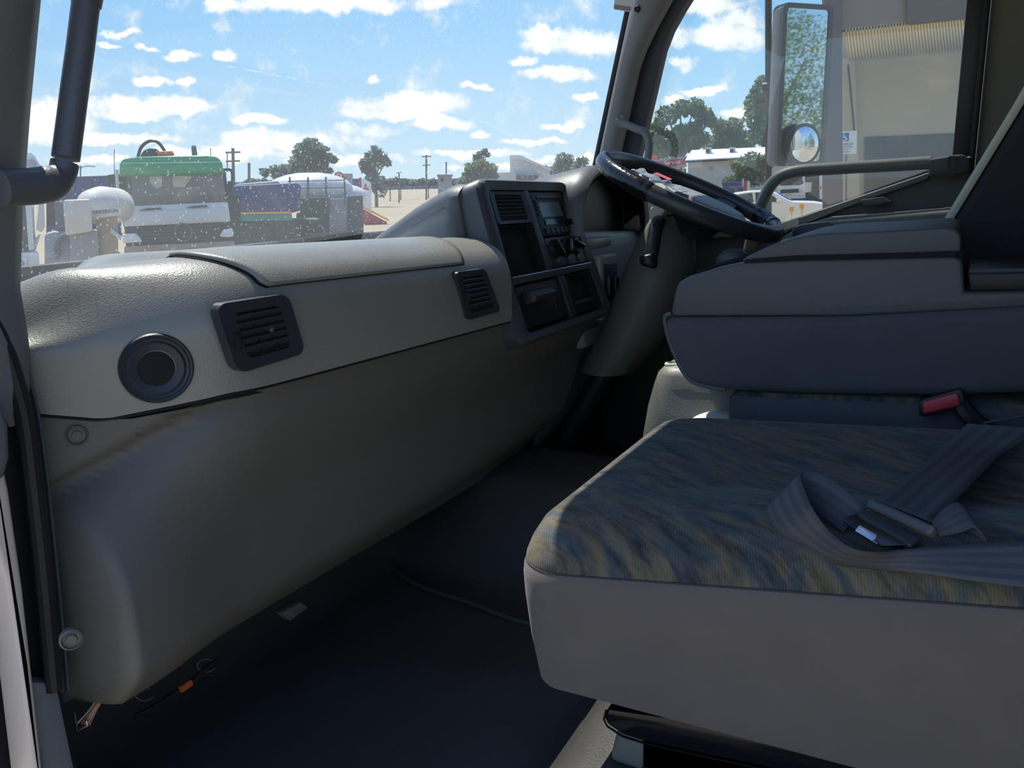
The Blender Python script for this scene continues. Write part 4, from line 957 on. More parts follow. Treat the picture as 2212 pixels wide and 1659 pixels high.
# label at the top corner of the windscreen and wipers outside
def screen_bits():
    q = Quad(*[onX(x, y, 2.335) for x, y in ((1330, -20), (1370, -18), (1362, 26), (1325, 20))])
    t = thing('windscreen_label', 'small registration label in the upper corner of the windscreen', 'label', q.p(0.5, 0))
    m = MB(); q.plate(m, q.rr(0, 0, 1, 1, 0.004), -0.002, 0.0); m.build('card', 'off_white', t)
    m = MB(); q.plate(m, [(0.03, 0.04), (0.97, 0.04), (0.97, 0.26), (0.03, 0.26)], 0.0, 0.0006); m.build('band', 'fascia', t)
    for lab, x0, x1, y0, y1, cy in (('wiper arm resting on the glass near the middle of the windscreen', 1.30, 1.62, 0.74, 0.752, 0), ('wiper arm resting on the glass in front of the passenger', 0.98, 1.24, 0.722, 0.738, 0)):
        P = lambda X, z: V((X, wsY(X, z) + 0.012, z))
        w = thing('wiper', lab, 'wiper', P((x0 + x1) / 2, y0), 'windscreen wipers')
        MB().tube([P(lerp(x0, x1, i / 8), lerp(y0, y1, i / 8)) for i in range(9)], 0.006, 6).build('blade', 'black', w)
        MB().tube([P(lerp(x0 + 0.15, x1 + 0.2, i / 6), lerp(y0 + 0.012, y1 - 0.02, i / 6)) + V((0, 0.01, 0)) for i in range(7)], 0.005, 6).build('arm', 'black', w)
screen_bits()

# wiring hanging below the dashboard
def wires():
    t = thing('wiring_loom', 'loose orange and cream wires with a connector hanging under the dashboard', 'wiring', onY(190, 1570, 0.93))
    for k, (mm, dx) in enumerate((('cream_wire', 0), ('orange_wire', 8), ('cream_wire', 14), ('cream_wire', 20), ('orange_wire', 25))):
        p = [onY(215 + dx * 0.7, 1500, 0.95), onY(196 + dx * 0.6, 1530, 0.945), onY(168 + dx, 1562 + dx * 0.2, 0.94)]
        MB().tube(catmull(p, 4), 0.0011, 6).build('wire', mm, t)
    m = MB(); m.tube([onY(x, y, 0.938) for x, y in ((160, 1540), (166, 1578), (188, 1568), (186, 1556))], 0.0018, 6); m.build('bracket', 'steel', t)
    p = [onY(x, y, 0.99) for x, y in ((290, 1548), (340, 1522), (385, 1492), (408, 1478), (440, 1448), (470, 1425))]
    MB().tube(catmull(p, 4), 0.004, 8).build('harness', 'rubber', t)
    m = MB(); m.tube([onY(390, 1490, 0.985), onY(412, 1474, 0.985)], 0.0055, 6); m.build('connector', 'indicator', t)
    for cx, cy in ((446, 1438), (312, 1500)):
        m = MB(); m.tube([onY(cx + 20 * cos(a), cy + 14 * sin(a), 0.99) for a in [radians(20 + 16 * k) for k in range(19)]], 0.0005, 5); m.build('wire_loop', 'hub', t)
    m = MB(); m.prism([onY(x, y, 0.96) for x, y in ((610, 1325), (650, 1300), (668, 1312), (628, 1342))], (0, 0.02, 0.0)); m.build('panel_clip', 'dash_low', t, bevel=0.003)
wires()

# ------------------------------------------------------------------ outside mirror on the driver's side
def mirror():
    t = thing('door_mirror', "driver's tall rear view mirror on its black stay, with a round spot mirror", 'mirror', onX(1662, 480, 2.93))
    MB().tube([onX(1660, y, 2.93) for y in (-220, 0, 240, 520)], 0.011, 10).build('stay', 'black', t)
    n = V((-0.643, -0.766, 0)); u = V((0.766, -0.643, 0)); c = onX(1737, 187, 2.95)
    w, h = 0.088, 0.2375
    TL, TR, BR, BL = c - u * w + V((0, 0, h)), c + u * w + V((0, 0, h)), c + u * w - V((0, 0, h)), c - u * w - V((0, 0, h))
    q = Quad(TL, TR, BR, BL); m = MB(); q.plate(m, q.rr(-0.06, -0.02, 1.06, 1.02, 0.02), -0.05, -0.004); m.build('housing', 'pillar', t, bevel=0.006)
    m = MB(); q.ring(m, q.rr(-0.06, -0.02, 1.06, 1.02, 0.02), q.rr(0.03, 0.01, 0.97, 0.99, 0.012), -0.006, 0.004); m.build('rim', 'bezel', t)
    m = MB(); q.plate(m, q.rr(0.02, 0.008, 0.98, 0.992, 0.012), -0.004, 0.0); m.build('mirror_glass', 'mirror_glass', t)
    c2 = onX(1737, 312, 2.925); m = MB(); m.lathe(c2, n, [(0.062, -0.022), (0.066, -0.01), (0.066, 0.002), (0.061, 0.006), (0.058, 0.003)], 32, False); sp = m.build('spot_mirror', 'black', t)
    R = 0.17; m = MB(); m.lathe(c2 + n * (0.003 - sqrt(R * R - 0.06 ** 2)), n, [(R * sin(a), R * cos(a)) for a in [math.asin(0.06 / R) * (1 - k / 8) for k in range(9)]], 32); m.build('spot_glass', 'mirror_glass', sp, smooth=180)
    m = MB(); m.tube([onX(1648, 190, 2.93), onX(1672, 186, 2.93)], 0.017, 12); m.build('clamp', 'black', t)
    m = MB(); m.tube([onX(1660, 505, 2.93), onX(1640, 560, 2.56)], 0.012, 8); m.build('bracket', 'black', t)
mirror()
# ------------------------------------------------------------------ the yard outside
m = MB(); m.box((1.53, 0, 0), (0.1, 0.1, 0.1)); m = MB()
N_ = 24
m.grid([[V((-700 + 1500 * i / N_, -300 + 1500 * j / N_, GROUND)) for i in range(N_ + 1)] for j in range(N_ + 1)])
struct(m, 'ground', 'dirt', 'pale dusty ground of the yard')
def cab_outside():
    t = thing('wall_outer', 'white painted outer skin of the cab on the driver side', None, (2.6, 0.2, -0.6), kind='structure')
    m = MB(); m.prism([(2.575, y, z_(z)) for y, z in ((1.10, -0.30), (0.62, -0.20), (0.467, -0.15), (0.10, -0.02), (-0.80, 0.0), (-0.80, -1.4), (0.2, -1.4), (0.5, -1.0), (1.10, -1.0))], (0.03, 0, 0)); m.build('door_skin', 'white_truck', t, bevel=0.01)
    m = MB(); m.box((2.59, -0.42, z_(0.35)), (0.03, 0.76, 0.72)); m.build('rear_quarter', 'white_truck', t, bevel=0.01)
    m = MB(); m.box((1.50, 0.0, 1.60), (2.09, 1.7, 0.05)); m.build('roof_skin', 'white_truck', t, bevel=0.02)
    m = MB(); m.box((1.53, 1.40, 0.22), (2.1, 0.04, 0.98)); m.build('front_skin', 'white_truck', t, bevel=0.02)
cab_outside()

def ppm(D): return FPX / D
def base_at(px, D): p = ext(px, 420, D); return V((p.x, p.y, GROUND))
def part(px, D, depth, name, mt, par, bevel=0.0, seg=2): return slab(px, D, depth).build(name, mt, par, bevel=bevel, seg=seg)
def rect(x0, y0, x1, y1): return [(x0, y0), (x1, y0), (x1, y1), (x0, y1)]
def gy(px, D): # picture row of the ground at distance D
    lo, hi = 300.0, 3000.0
    for _ in range(40):
        mid = (lo + hi) / 2
        if ext(px, mid, D).z > GROUND: lo = mid
        else: hi = mid
    return lo
def text(s, o, u, v, n, height, mt, par, name='lettering'):
    cu = bpy.data.curves.new('t', 'FONT'); cu.body = s; cu.size = 1.0; cu.extrude = 0.02; cu.align_x = 'CENTER'; cu.align_y = 'CENTER'
    ob = bpy.data.objects.new('t', cu); COL.objects.link(ob)
    dg = bpy.context.evaluated_depsgraph_get(); me = bpy.data.meshes.new_from_object(ob.evaluated_get(dg))
    mb = MB(); mb.add([V(o) + V(u) * (p.co.x * height) + V(v) * (p.co.y * height) + V(n) * (p.co.z * height * 0.5) for p in me.vertices], [tuple(f.vertices) for f in me.polygons])
    bpy.data.objects.remove(ob); bpy.data.meshes.remove(me); bpy.data.curves.remove(cu)
    return mb.build(name, mt, par)

# ---- green and white truck facing the cab
def green_truck():
    D = 18.0; t = thing('truck', 'parked truck with green roof and white nose facing the cab', 'truck', base_at(380, D + 1))
    b = gy(380, D)
    part([(257, 383), (258, 352), (266, 343), (300, 338), (450, 335), (470, 339), (479, 350), (486, 378)], D + 0.05, 1.9, 'roof', 'green_paint', t, 0.10, 4)
    part([(256, 372), (487, 368), (498, 482), (266, 492)], D + 0.35, 1.7, 'cab_body', 'dark', t, 0.05)
    for px in ([(322, 378), (350, 376), (350, 402), (338, 408), (324, 395)], [(372, 376), (414, 374), (412, 386), (398, 404), (374, 404)]):
        part(px, D + 0.30, 0.03, 'curtain', 'cream_truck', t)
    part([(262, 374), (482, 371), (490, 438), (266, 447)], D + 0.18, 0.02, 'windscreen', 'side_glass', t)
    part([(258, 352), (480, 349), (484, 374), (258, 380)], D - 0.15, 0.10, 'sun_visor', 'green_paint', t, 0.04)
    for a in ([(256, 376), (262, 376), (268, 448), (262, 450)], [(481, 372), (488, 371), (494, 438), (489, 440)]): part(a, D + 0.1, 0.1, 'pillar', 'dark_green', t, 0.01)
    part([(262, 446), (492, 436), (498, 479), (268, 490)], D, 0.3, 'nose_panel', 'white_truck', t, 0.03, 3)
    part([(286, 457), (483, 448), (487, 476), (288, 486)], D - 0.015, 0.03, 'access_flap', 'white_truck', t, 0.008)
    part([(268, 490), (498, 479), (503, 521), (272, 532)], D + 0.08, 0.3, 'grille', 'dark', t, 0.02)
    for k in range(5):
        y0 = 494 + 7 * k; part([(300, y0 - 1), (478, y0 - 9), (478, y0 - 6), (300, y0 + 2)], D + 0.05, 0.03, 'grille_bar', 'dark_green', t)
    c = ext(396, 502, D + 0.02); m = MB(); m.lathe(c, -HH, [(0.20, 0), (0.20, 0.02), (0.165, 0.02), (0.165, 0)], 28, False); m.build('grille_badge', 'pole', t)
    for px in ([(264, 506), (292, 504), (302, 512), (308, 523), (266, 526)], [(474, 511), (482, 496), (502, 493), (505, 510), (490, 513)]): part(px, D - 0.05, 0.2, 'headlamp', 'white', t, 0.02)
    part([(268, 533), (506, 521), (512, 560), (268, 575)], D - 0.1, 0.35, 'bumper', 'wood', t, 0.03)
    part([(275, 560), (505, 550), (505, b), (275, b)], D + 0.5, 1.5, 'chassis', 'dark', t)
    part([(340, 337), (342, 327), (372, 325), (378, 335)], D + 0.5, 0.3, 'beacon_bar', 'orange', t, 0.03, 3)
    m = MB(); m.tube(catmull([ext(x, y, D + 1.2) for x, y in ((298, 340), (304, 320), (316, 308), (330, 304), (344, 310), (358, 330))], 5), 0.035, 8); m.build('hose_hoop', 'black', t)
    part([(302, 338), (310, 325), (322, 320), (338, 321), (348, 330), (350, 338)], D + 1.2, 0.3, 'air_intake', 'dark', t, 0.03)
    part([(415, 337), (413, 316), (417, 313), (423, 314), (427, 335)], D + 1.5, 0.12, 'exhaust_stack', 'pole', t, 0.02)
    m = MB(); m.tube([ext(x, y, D - 0.1) for x, y in ((252, 366), (252, 375), (256, 440), (260, 470))], 0.035, 8); m.build('mirror_arm', 'white_truck', t)
    part([(231, 378), (248, 375), (250, 418), (234, 420)], D - 0.1, 0.12, 'mirror', 'dark', t, 0.03)
    m = MB(); m.tube(catmull([ext(x, y, D) for x, y in ((480, 368), (494, 366), (502, 376), (500, 420))], 4), 0.03, 8); m.build('mirror_arm', 'black', t)
    part([(486, 392), (501, 390), (503, 424), (488, 424)], D - 0.05, 0.12, 'mirror', 'dark', t, 0.03)
    for px in ([(299, 455), (318, 450), (348, 449), (348, 452), (320, 454)], [(400, 449), (418, 445), (446, 443), (449, 447), (420, 449)]): part(px, D - 0.06, 0.04, 'wiper', 'black', t)
    # tray behind the cab
    part([(486, 420), (520, 420), (520, 520), (500, 520)], D + 3.0, 2.0, 'side_locker', 'dark_green', t)
green_truck()

def left_truck():
    D = 9.0; t = thing('truck', 'white truck at the far left with orange indicator and dark bumper', 'truck', base_at(40, D + 1)); b = gy(40, D)
    part([(-160, 370), (70, 366), (78, 540), (84, 640), (-160, 640)], D + 0.15, 1.6, 'cab_body', 'white_truck', t, 0.03)
    part([(-120, 440), (58, 438), (63, 545), (-120, 548)], D + 0.05, 0.1, 'windscreen', 'truck_glass', t, 0.01)
    part([(54, 430), (68, 430), (74, 540), (62, 543)], D, 0.12, 'pillar', 'white_truck', t, 0.012)
    part([(72, 520), (88, 506), (78, 538), (70, 544)], D + 0.1, 0.3, 'door_corner', 'white_truck', t)
    part([(-120, 547), (84, 545), (86, 580), (-120, 582)], D - 0.05, 0.3, 'nose_panel', 'white_truck', t, 0.015)
    part(rect(28, 556, 58, 578), D - 0.08, 0.1, 'headlamp_frame', 'white', t, 0.008)
    part(rect(33, 561, 52, 575), D - 0.10, 0.1, 'headlamp', 'hub', t, 0.004)
    part([(-120, 580), (100, 578), (108, 700), (-120, 700)], D - 0.02, 0.4, 'bumper', 'dark', t, 0.015)
    m = MB(); m.lathe(ext(43, 589, D - 0.03), -HH, [(0.04, 0), (0.04, 0.015), (0.03, 0.025), (0.001, 0.028)], 20); m.build('indicator', 'indicator', t)
    part([(-120, 690), (90, 690), (90, b), (-120, b)], D + 0.4, 1.2, 'chassis', 'dark', t)
    part([(84, 436), (95, 438), (97, 490), (90, 502), (78, 496)], D - 0.2, 0.1, 'mirror', 'off_white', t, 0.01)
    part([(100, 432), (118, 430), (120, 486), (102, 490)], D - 0.1, 0.1, 'second_mirror', 'dark', t, 0.01)
    part([(30, 368), (40, 345), (52, 330), (66, 328), (76, 338), (84, 352), (96, 362), (96, 372), (30, 372)], D + 0.9, 0.8, 'roof_deflector', 'white_truck', t, 0.06, 3)
    m = MB(); m.lathe(ext(66, 355, D + 0.88), -HH, [(0.055, 0), (0.055, 0.02), (0.001, 0.02)], 20); m.build('deflector_lamp', 'hub', t)
left_truck()

def mixer():
    D = 15.0; t = thing('mixer_trailer', 'pale cement mixer drum with cream hopper between the two trucks', 'mixer', base_at(190, D)); b = gy(190, D)
    m = MB(); c = ext(212, 446, D + 0.6); m.lathe(c + V((0, 0, 0)), -HH, [(0.05, -1.0), (0.32, -0.8), (0.36, -0.2), (0.30, 0.2), (0.12, 0.4), (0.02, 0.42)], 24); m.build('drum', 'off_white', t, smooth=60)
    part([(136, 432), (196, 430), (200, 500), (142, 510)], D - 0.6, 0.6, 'hopper', 'cream_truck', t, 0.04)
    part([(150, 504), (212, 496), (214, 560), (150, 566)], D - 0.3, 0.6, 'frame_box', 'hub', t, 0.03)
    part([(196, 455), (262, 450), (262, 464), (198, 468)], D - 0.35, 0.04, 'name_board', 'white_truck', t)
    o = ext(228, 457, D - 0.36); u = (ext(260, 453.5, D - 0.36) - ext(200, 458, D - 0.36)).normalized()
    text('EAKERSON', o, u, V((0, 0, 1)), -HH, 0.085, 'ink', t)
    part([(206, 468), (254, 462), (256, 560), (212, 566)], D - 0.2, 0.5, 'timber_side', 'wood', t, 0.01)
    part([(206, 466), (254, 459), (254, 466), (206, 473)], D - 0.25, 0.6, 'timber_cap', 'cream_truck', t, 0.01)
    part([(240, 494), (262, 510), (262, 520), (238, 503)], D - 0.4, 0.2, 'chute', 'off_white', t, 0.01)
    part([(98, 560), (262, 550), (262, b), (98, b)], D, 0.8, 'chassis', 'dark', t)
    part([(96, 506), (118, 500), (150, 500), (152, 590), (96, 594)], D - 0.1, 0.6, 'engine_cover', 'hub', t, 0.05)
    part([(118, 436), (138, 434), (141, 506), (120, 508)], D + 0.1, 0.4, 'frame_post', 'pole', t, 0.02)
    m = MB(); m.tube(catmull([ext(x, y, D - 0.2) for x, y in ((122, 560), (124, 526), (138, 510), (154, 512), (162, 530))], 4), 0.05, 8); m.build('mudguard', 'pole', t)
mixer()
def simple(name, label, cat, D, pcs, cx, group=None):
    t = thing(name, label, cat, base_at(cx, D), group)
    for pc in pcs:
        px, dd, dep, nm, mt = pc[:5]; part(px, D + dd, dep, nm, mt, t, pc[5] if len(pc) > 5 else 0.0)
    return t
D = 42; b = gy(190, D)
t = simple('shipping_container', 'long blue container behind the mixer drum', 'container', D, [([(100, 384), (262, 378), (262, b), (100, b)], 0, 2.4, 'box', 'blue_body', 0.03), ([(100, 384), (262, 378), (262, 381), (100, 387)], -0.05, 0.1, 'top_rail', 'blue_bin'), ([(254, 378), (262, 378), (262, b), (254, b)], -0.05, 0.1, 'corner_post', 'blue_bin')], 190)
for x in (120, 138, 156, 174, 192, 210, 228): part(rect(x, 386, x + 5, b), 41.95, 0.06, 'rib', 'blue_body', t)

D = 26; b = gy(570, D)
t = simple('tipper_truck', 'tipper with blue body on a dark green chassis right of the green truck', 'truck', D, [
    ([(494, 402), (640, 395), (650, 400), (650, 455), (630, 460), (494, 461)], 0, 2.2, 'body', 'blue_body', 0.05),
    ([(494, 459), (630, 457), (630, 461), (494, 463)], -0.05, 0.1, 'side_rail', 'yellow_bin'), ([(494, 463), (630, 461), (632, 476), (494, 478)], 0.05, 2.0, 'subframe', 'teal'),
    ([(494, 477), (690, 474), (690, 520), (494, 530)], 0.2, 1.8, 'chassis', 'dark_green'), (rect(499, 481, 515, 503), -0.1, 0.4, 'tank', 'teal', 0.05),
    ([(508, 398), (600, 390), (606, 397), (508, 404)], 0.3, 1.6, 'tarp', 'cream_truck', 0.04)], 570)
for px in (520, 560, 668):
    m = MB(); c = ext(px, 530, D + 0.1); c.z = GROUND + 0.5; m.lathe(c, -HH, [(0.5, -0.3), (0.5, 0.0), (0.3, 0.02), (0.001, 0.0)], 20); m.build('wheel', 'black', t)
t = simple('sign_post', 'grey steel post standing behind the blue tipper body', 'post', 33, [(rect(535, 352, 541, gy(538, 33)), 0, 0.1, 'post', 'pole')], 538)

D = 30; b = gy(700, D)
t = thing('tanker', 'white domed tank with rails above a dark green tray', 'tanker', base_at(690, D))
m = MB(); c = ext(668, 410, D + 1.2); m.ell(c, (0.98, 1.6, 0.62), 24, Matrix.Rotation(AZ, 3, 'Z')); m.build('tank', 'white_truck', t, smooth=180)
m = MB(); c = ext(725, 424, D + 1.6); m.ell(c, (0.85, 1.2, 0.46), 24, Matrix.Rotation(AZ, 3, 'Z')); m.build('tank', 'white_truck', t, smooth=180)
part([(648, 428), (712, 426), (712, 462), (648, 466)], D, 2.0, 'tray_side', 'dark_green', t, 0.02)
part([(711, 430), (752, 428), (752, b), (711, b)], D + 0.1, 2.0, 'locker', 'hub', t, 0.02)
part([(750, 424), (784, 422), (786, b), (750, b)], D + 0.05, 2.0, 'rear_box', 'dark_green', t, 0.02)
part([(640, 462), (712, 460), (712, b), (640, b)], D + 0.2, 1.8, 'chassis', 'dark_green', t)
for x in (624, 663, 702, 742): part([(x, 382), (x + 4, 382), (x + 6, 445), (x + 1, 445)], D - 0.1, 0.06, 'rail_post', 'pole', t)
for y in (389, 405): part([(622, y + 2), (745, y - 1), (745, y + 1), (622, y + 4)], D - 0.1, 0.05, 'rail', 'pole', t)

D = 62
t = simple('roadside_sign', 'red and grey sign board beyond the white tank', 'sign', D, [(rect(741, 375, 762, 402), 0, 0.3, 'panel', 'grey_clad'), (rect(744, 402, 748, gy(746, D)), 0.1, 0.15, 'post', 'pole')], 740)
m = MB(); m.lathe(ext(732, 381, D - 0.1), -HH, [(0.33, -0.1), (0.33, 0.05), (0.001, 0.05)], 24); m.build('red_disc', 'red_sign', t)
m = MB(); m.lathe(ext(732, 381, D - 0.2), -HH, [(0.2, 0.0), (0.2, 0.02), (0.13, 0.02), (0.13, 0.0)], 20, False); m.build('disc_ring', 'white', t)
D = 66; b = gy(770, D)
simple('container', 'small blue container left of the white dealer sign', 'container', D, [(rect(761, 388, 780, b), 0, 2, 'box', 'blue_sign', 0.05), (rect(761, 386, 780, 389), -0.05, 2, 'lid', 'blue_bin')], 770)
def dealer_sign():
    D = 48; b = gy(792, D); t = thing('dealer_sign', 'white wedge topped sign with three red diamonds and red edge', 'sign', base_at(790, D))
    part([(780, 383), (798, 393), (802, 398), (803, b), (784, b)], D, 0.35, 'panel', 'white', t, 0.02)
    part([(775, 384), (781, 383), (785, b), (779, b)], D + 0.02, 0.3, 'red_edge', 'red_sign', t)
    c = ext(790, 406, D - 0.02); u = (ext(800, 405.7, D - 0.02) - ext(780, 406.3, D - 0.02)).normalized(); v = V((0, 0, 1)); s = 0.115
    for k in range(3):
        a = radians(90 + 120 * k); d = u * cos(a) + v * sin(a); p = u * -sin(a) + v * cos(a); m = MB()
        m.prism([c, c + d * s + p * s * 0.577, c + d * s * 2, c + d * s - p * s * 0.577], -HH * 0.02); m.build('red_diamond', 'red_sign', t)
dealer_sign()
D = 46; b = gy(810, D)
simple('road_barrier', 'low red barrier with yellow top running along the dirt', 'barrier', D, [([(784, 452), (836, 480), (836, 500), (784, 500)], 0, 0.3, 'wall', 'red_sign'), ([(784, 444), (840, 474), (840, 478), (784, 449)], -0.05, 0.4, 'cap', 'yellow_bin')], 810)

# ---- power poles
def pole(px, top, base_px, D, arms, label, r=0.14, lean=0.0):
    b = gy(px, D); t = thing('power_pole', label, 'pole', base_at(px, D), 'poles on the skyline')
    MB().tube([ext(px + lean * 4, b, D), ext(px, top, D)], r, 8).build('post', 'pole', t)
    for y, w in arms: MB().tube([ext(px - w, y + 0.5, D), ext(px + w, y - 0.5, D)], r * 0.6, 6).build('cross_arm', 'pole', t)
    return t
t = pole(503, 320, 506, 75, [(329, 16), (348, 15)], 'tall timber power pole with two cross arms beside the green truck', 0.13, 0.8)
MB().tube([ext(491, 330, 75.3), ext(491, 372, 75.3)], 0.05, 6).build('side_post', 'pole', t)
pole(921, 335, 921, 130, [(338, 10), (357, 8)], 'distant power pole with two cross arms above the dashboard hood', 0.14)
pole(964, 350, 965, 130, [(352, 2)], 'thin bare pole right of the distant power pole', 0.11)
pole(862, 372, 862, 110, [(373, 5)], 'small lamp post between the two distant poles', 0.09)
pole(455, 320, 455, 70, [(322, 1)], 'thin whip aerial pole above the green truck', 0.03)
pole(247, 322, 247, 60, [(338, 1)], 'thin aerial pole left of the green truck', 0.025)
t = pole(174, 358, 176, 55, [(362, 4)], 'curved street lamp left of the mixer drum', 0.04)
MB().tube(catmull([ext(x, y, 55) for x, y in ((174, 372), (176, 362), (190, 359), (206, 360))], 4), 0.03, 6).build('lamp_arm', 'pole', t)

# ---- trees
def tree(label, D, px, clumps, mt='leaf', n=170, leaf=0.30, trunk=0.18, group='trees around the yard', name='gum_tree', base=None):
    t = thing(name, label, 'tree', base or base_at(px, D), group); o = ORG[t.name]; rnd = random.Random(hash((int(px * 7), int(D))) & 0xffff)
    m = MB(); k = D / FPX; cs = []
    for (cx, cy, r) in clumps:
        c = ext(cx, cy, D + rnd.uniform(-1, 1) * r * k * 0.6) if base is None else base + V((cx, 0, cy)) + V((0, rnd.uniform(-1, 1) * r * 0.5, 0)); R = r * k if base is None else r; cs.append((c, R))
        for _ in range(int(n * max(0.5, (R / 2.0)) ** 1.2)):
            while True:
                d = V((rnd.uniform(-1, 1), rnd.uniform(-1, 1), rnd.uniform(-1, 1)))
                if 0.2 < d.length < 1: break
            p = c + V((d.x * R, d.y * R, d.z * R * 0.85)); a = V((rnd.gauss(0, 1), rnd.gauss(0, 1), rnd.gauss(0, 1))).normalized(); b = a.orthogonal().normalized(); s = leaf * rnd.uniform(0.6, 1.3)
            m.add([p + a * s, p + b * s * 0.7, p - a * s, p - b * s * 0.7], [(0, 1, 2, 3)])
    m.build('foliage', mt, t, smooth=180)['kind'] = 'stuff'
    tp = sum((c for c, _ in cs), V((0, 0, 0))) / len(cs)
    MB().tube(catmull([o, o.lerp(tp, 0.45) + V((0.2, 0.1, 0)), tp], 4), [trunk] * 3 + [trunk * 0.8] * 3 + [trunk * 0.6] * 3, 8).build('trunk', 'bark', t)
    for c, R in cs[:7]:
        MB().tube([o.lerp(tp, 0.6), (o.lerp(tp, 0.8) + c) / 2 + V((0, 0, -0.2)), c], [trunk * 0.5, trunk * 0.35, trunk * 0.15], 6).build('branch', 'bark', t)
    return t
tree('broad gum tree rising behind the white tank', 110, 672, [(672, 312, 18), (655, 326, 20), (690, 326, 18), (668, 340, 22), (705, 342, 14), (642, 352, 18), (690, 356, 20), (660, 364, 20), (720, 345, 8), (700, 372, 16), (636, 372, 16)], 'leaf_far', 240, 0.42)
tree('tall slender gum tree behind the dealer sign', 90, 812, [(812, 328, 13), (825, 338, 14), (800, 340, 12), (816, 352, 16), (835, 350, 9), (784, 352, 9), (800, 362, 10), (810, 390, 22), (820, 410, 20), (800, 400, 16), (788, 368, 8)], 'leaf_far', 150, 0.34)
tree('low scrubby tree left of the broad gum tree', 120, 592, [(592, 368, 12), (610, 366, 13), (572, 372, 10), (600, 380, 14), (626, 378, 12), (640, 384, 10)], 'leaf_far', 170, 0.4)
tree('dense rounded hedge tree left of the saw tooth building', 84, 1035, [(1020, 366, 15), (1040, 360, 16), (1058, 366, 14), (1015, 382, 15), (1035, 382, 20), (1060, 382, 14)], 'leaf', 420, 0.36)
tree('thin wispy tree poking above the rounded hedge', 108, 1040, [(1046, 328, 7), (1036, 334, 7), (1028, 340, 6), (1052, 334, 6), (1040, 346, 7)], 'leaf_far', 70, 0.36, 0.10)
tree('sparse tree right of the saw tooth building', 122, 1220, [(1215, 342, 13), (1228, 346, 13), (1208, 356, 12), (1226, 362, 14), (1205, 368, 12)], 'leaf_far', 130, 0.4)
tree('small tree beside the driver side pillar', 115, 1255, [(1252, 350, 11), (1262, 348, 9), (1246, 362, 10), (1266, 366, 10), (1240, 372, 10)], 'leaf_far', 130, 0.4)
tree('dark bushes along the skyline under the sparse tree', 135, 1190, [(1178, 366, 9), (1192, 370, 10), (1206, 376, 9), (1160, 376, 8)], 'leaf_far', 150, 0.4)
tree('wide crowned gum tree behind the service station', 75, 1475, [(1440, 250, 24), (1470, 236, 22), (1500, 232, 22), (1520, 250, 22), (1535, 262, 14), (1420, 275, 16), (1412, 296, 20), (1440, 300, 26), (1470, 285, 20), (1500, 278, 20), (1420, 325, 24), (1455, 325, 24), (1490, 312, 24), (1515, 300, 18)], 'leaf', 620, 0.22, 0.25)
tree('mid height tree right of the wide crowned gum', 78, 1575, [(1555, 275, 20), (1585, 272, 20), (1560, 300, 24), (1590, 298, 24), (1575, 322, 22), (1605, 300, 20), (1540, 318, 20), (1610, 325, 22)], 'leaf', 620, 0.22, 0.25)
tree('tall dark tree close beyond the mirror stay', 70, 1640, [(1640, 200, 20), (1650, 178, 16), (1630, 225, 22), (1655, 225, 22), (1632, 255, 26), (1660, 260, 26), (1640, 290, 26), (1665, 300, 26), (1690, 250, 26), (1700, 300, 30), (1735, 280, 34), (1720, 220, 26), (1700, 180, 18)], 'leaf', 620, 0.22, 0.25)
tree('leafy bush in front of the shed wall', 46, 1600, [(1600, 358, 20), (1625, 345, 18), (1640, 365, 22), (1608, 378, 20), (1590, 390, 14), (1634, 388, 18), (1572, 394, 10), (1655, 350, 16)], 'leaf', 300, 0.17, 0.10, name='bush')
for i, (x, y, lab) in enumerate(((7.5, -20, 'gum tree with bare limbs reflected in the tall mirror'), (1.5, -32, 'bright green tree reflected low in the tall mirror'), (14.0, -30, 'gum tree behind the building, reflected beside the mirror edge'), (-6.5, -36, 'gum tree reflected at the edge of the round mirror'))):
    tree(lab, 30, 1000 + i, [(-2, 6, 1.8), (0, 7.5, 1.7), (1.6, 6.2, 1.9), (-0.6, 4.4, 2.0), (1.2, 4.0, 1.9), (-2.2, 3.6, 1.6), (2.8, 4.2, 1.4), (0.4, 2.4, 1.8), (2.2, 2.2, 1.6), (-1.8, 1.8, 1.6)], 'leaf_bright' if i == 1 else 'leaf', 2600 if i < 2 else 1200, 0.055, 0.22, base=V((x, y, GROUND)))

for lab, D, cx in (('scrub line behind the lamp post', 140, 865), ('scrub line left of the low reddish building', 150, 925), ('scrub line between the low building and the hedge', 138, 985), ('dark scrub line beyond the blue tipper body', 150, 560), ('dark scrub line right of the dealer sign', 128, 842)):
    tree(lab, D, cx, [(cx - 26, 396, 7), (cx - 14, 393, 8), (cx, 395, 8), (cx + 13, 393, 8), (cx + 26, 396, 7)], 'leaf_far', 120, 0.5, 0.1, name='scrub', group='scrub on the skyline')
# ---- hills
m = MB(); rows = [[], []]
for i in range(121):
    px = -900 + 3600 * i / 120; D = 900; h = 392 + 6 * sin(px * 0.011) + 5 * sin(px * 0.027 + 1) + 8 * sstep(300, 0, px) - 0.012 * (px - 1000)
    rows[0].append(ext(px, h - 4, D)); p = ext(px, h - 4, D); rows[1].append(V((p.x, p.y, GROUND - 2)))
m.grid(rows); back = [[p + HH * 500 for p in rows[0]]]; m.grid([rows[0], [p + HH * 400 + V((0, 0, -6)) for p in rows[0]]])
struct(m, 'hills', 'hill', 'blue grey hills along the horizon', smooth=180)

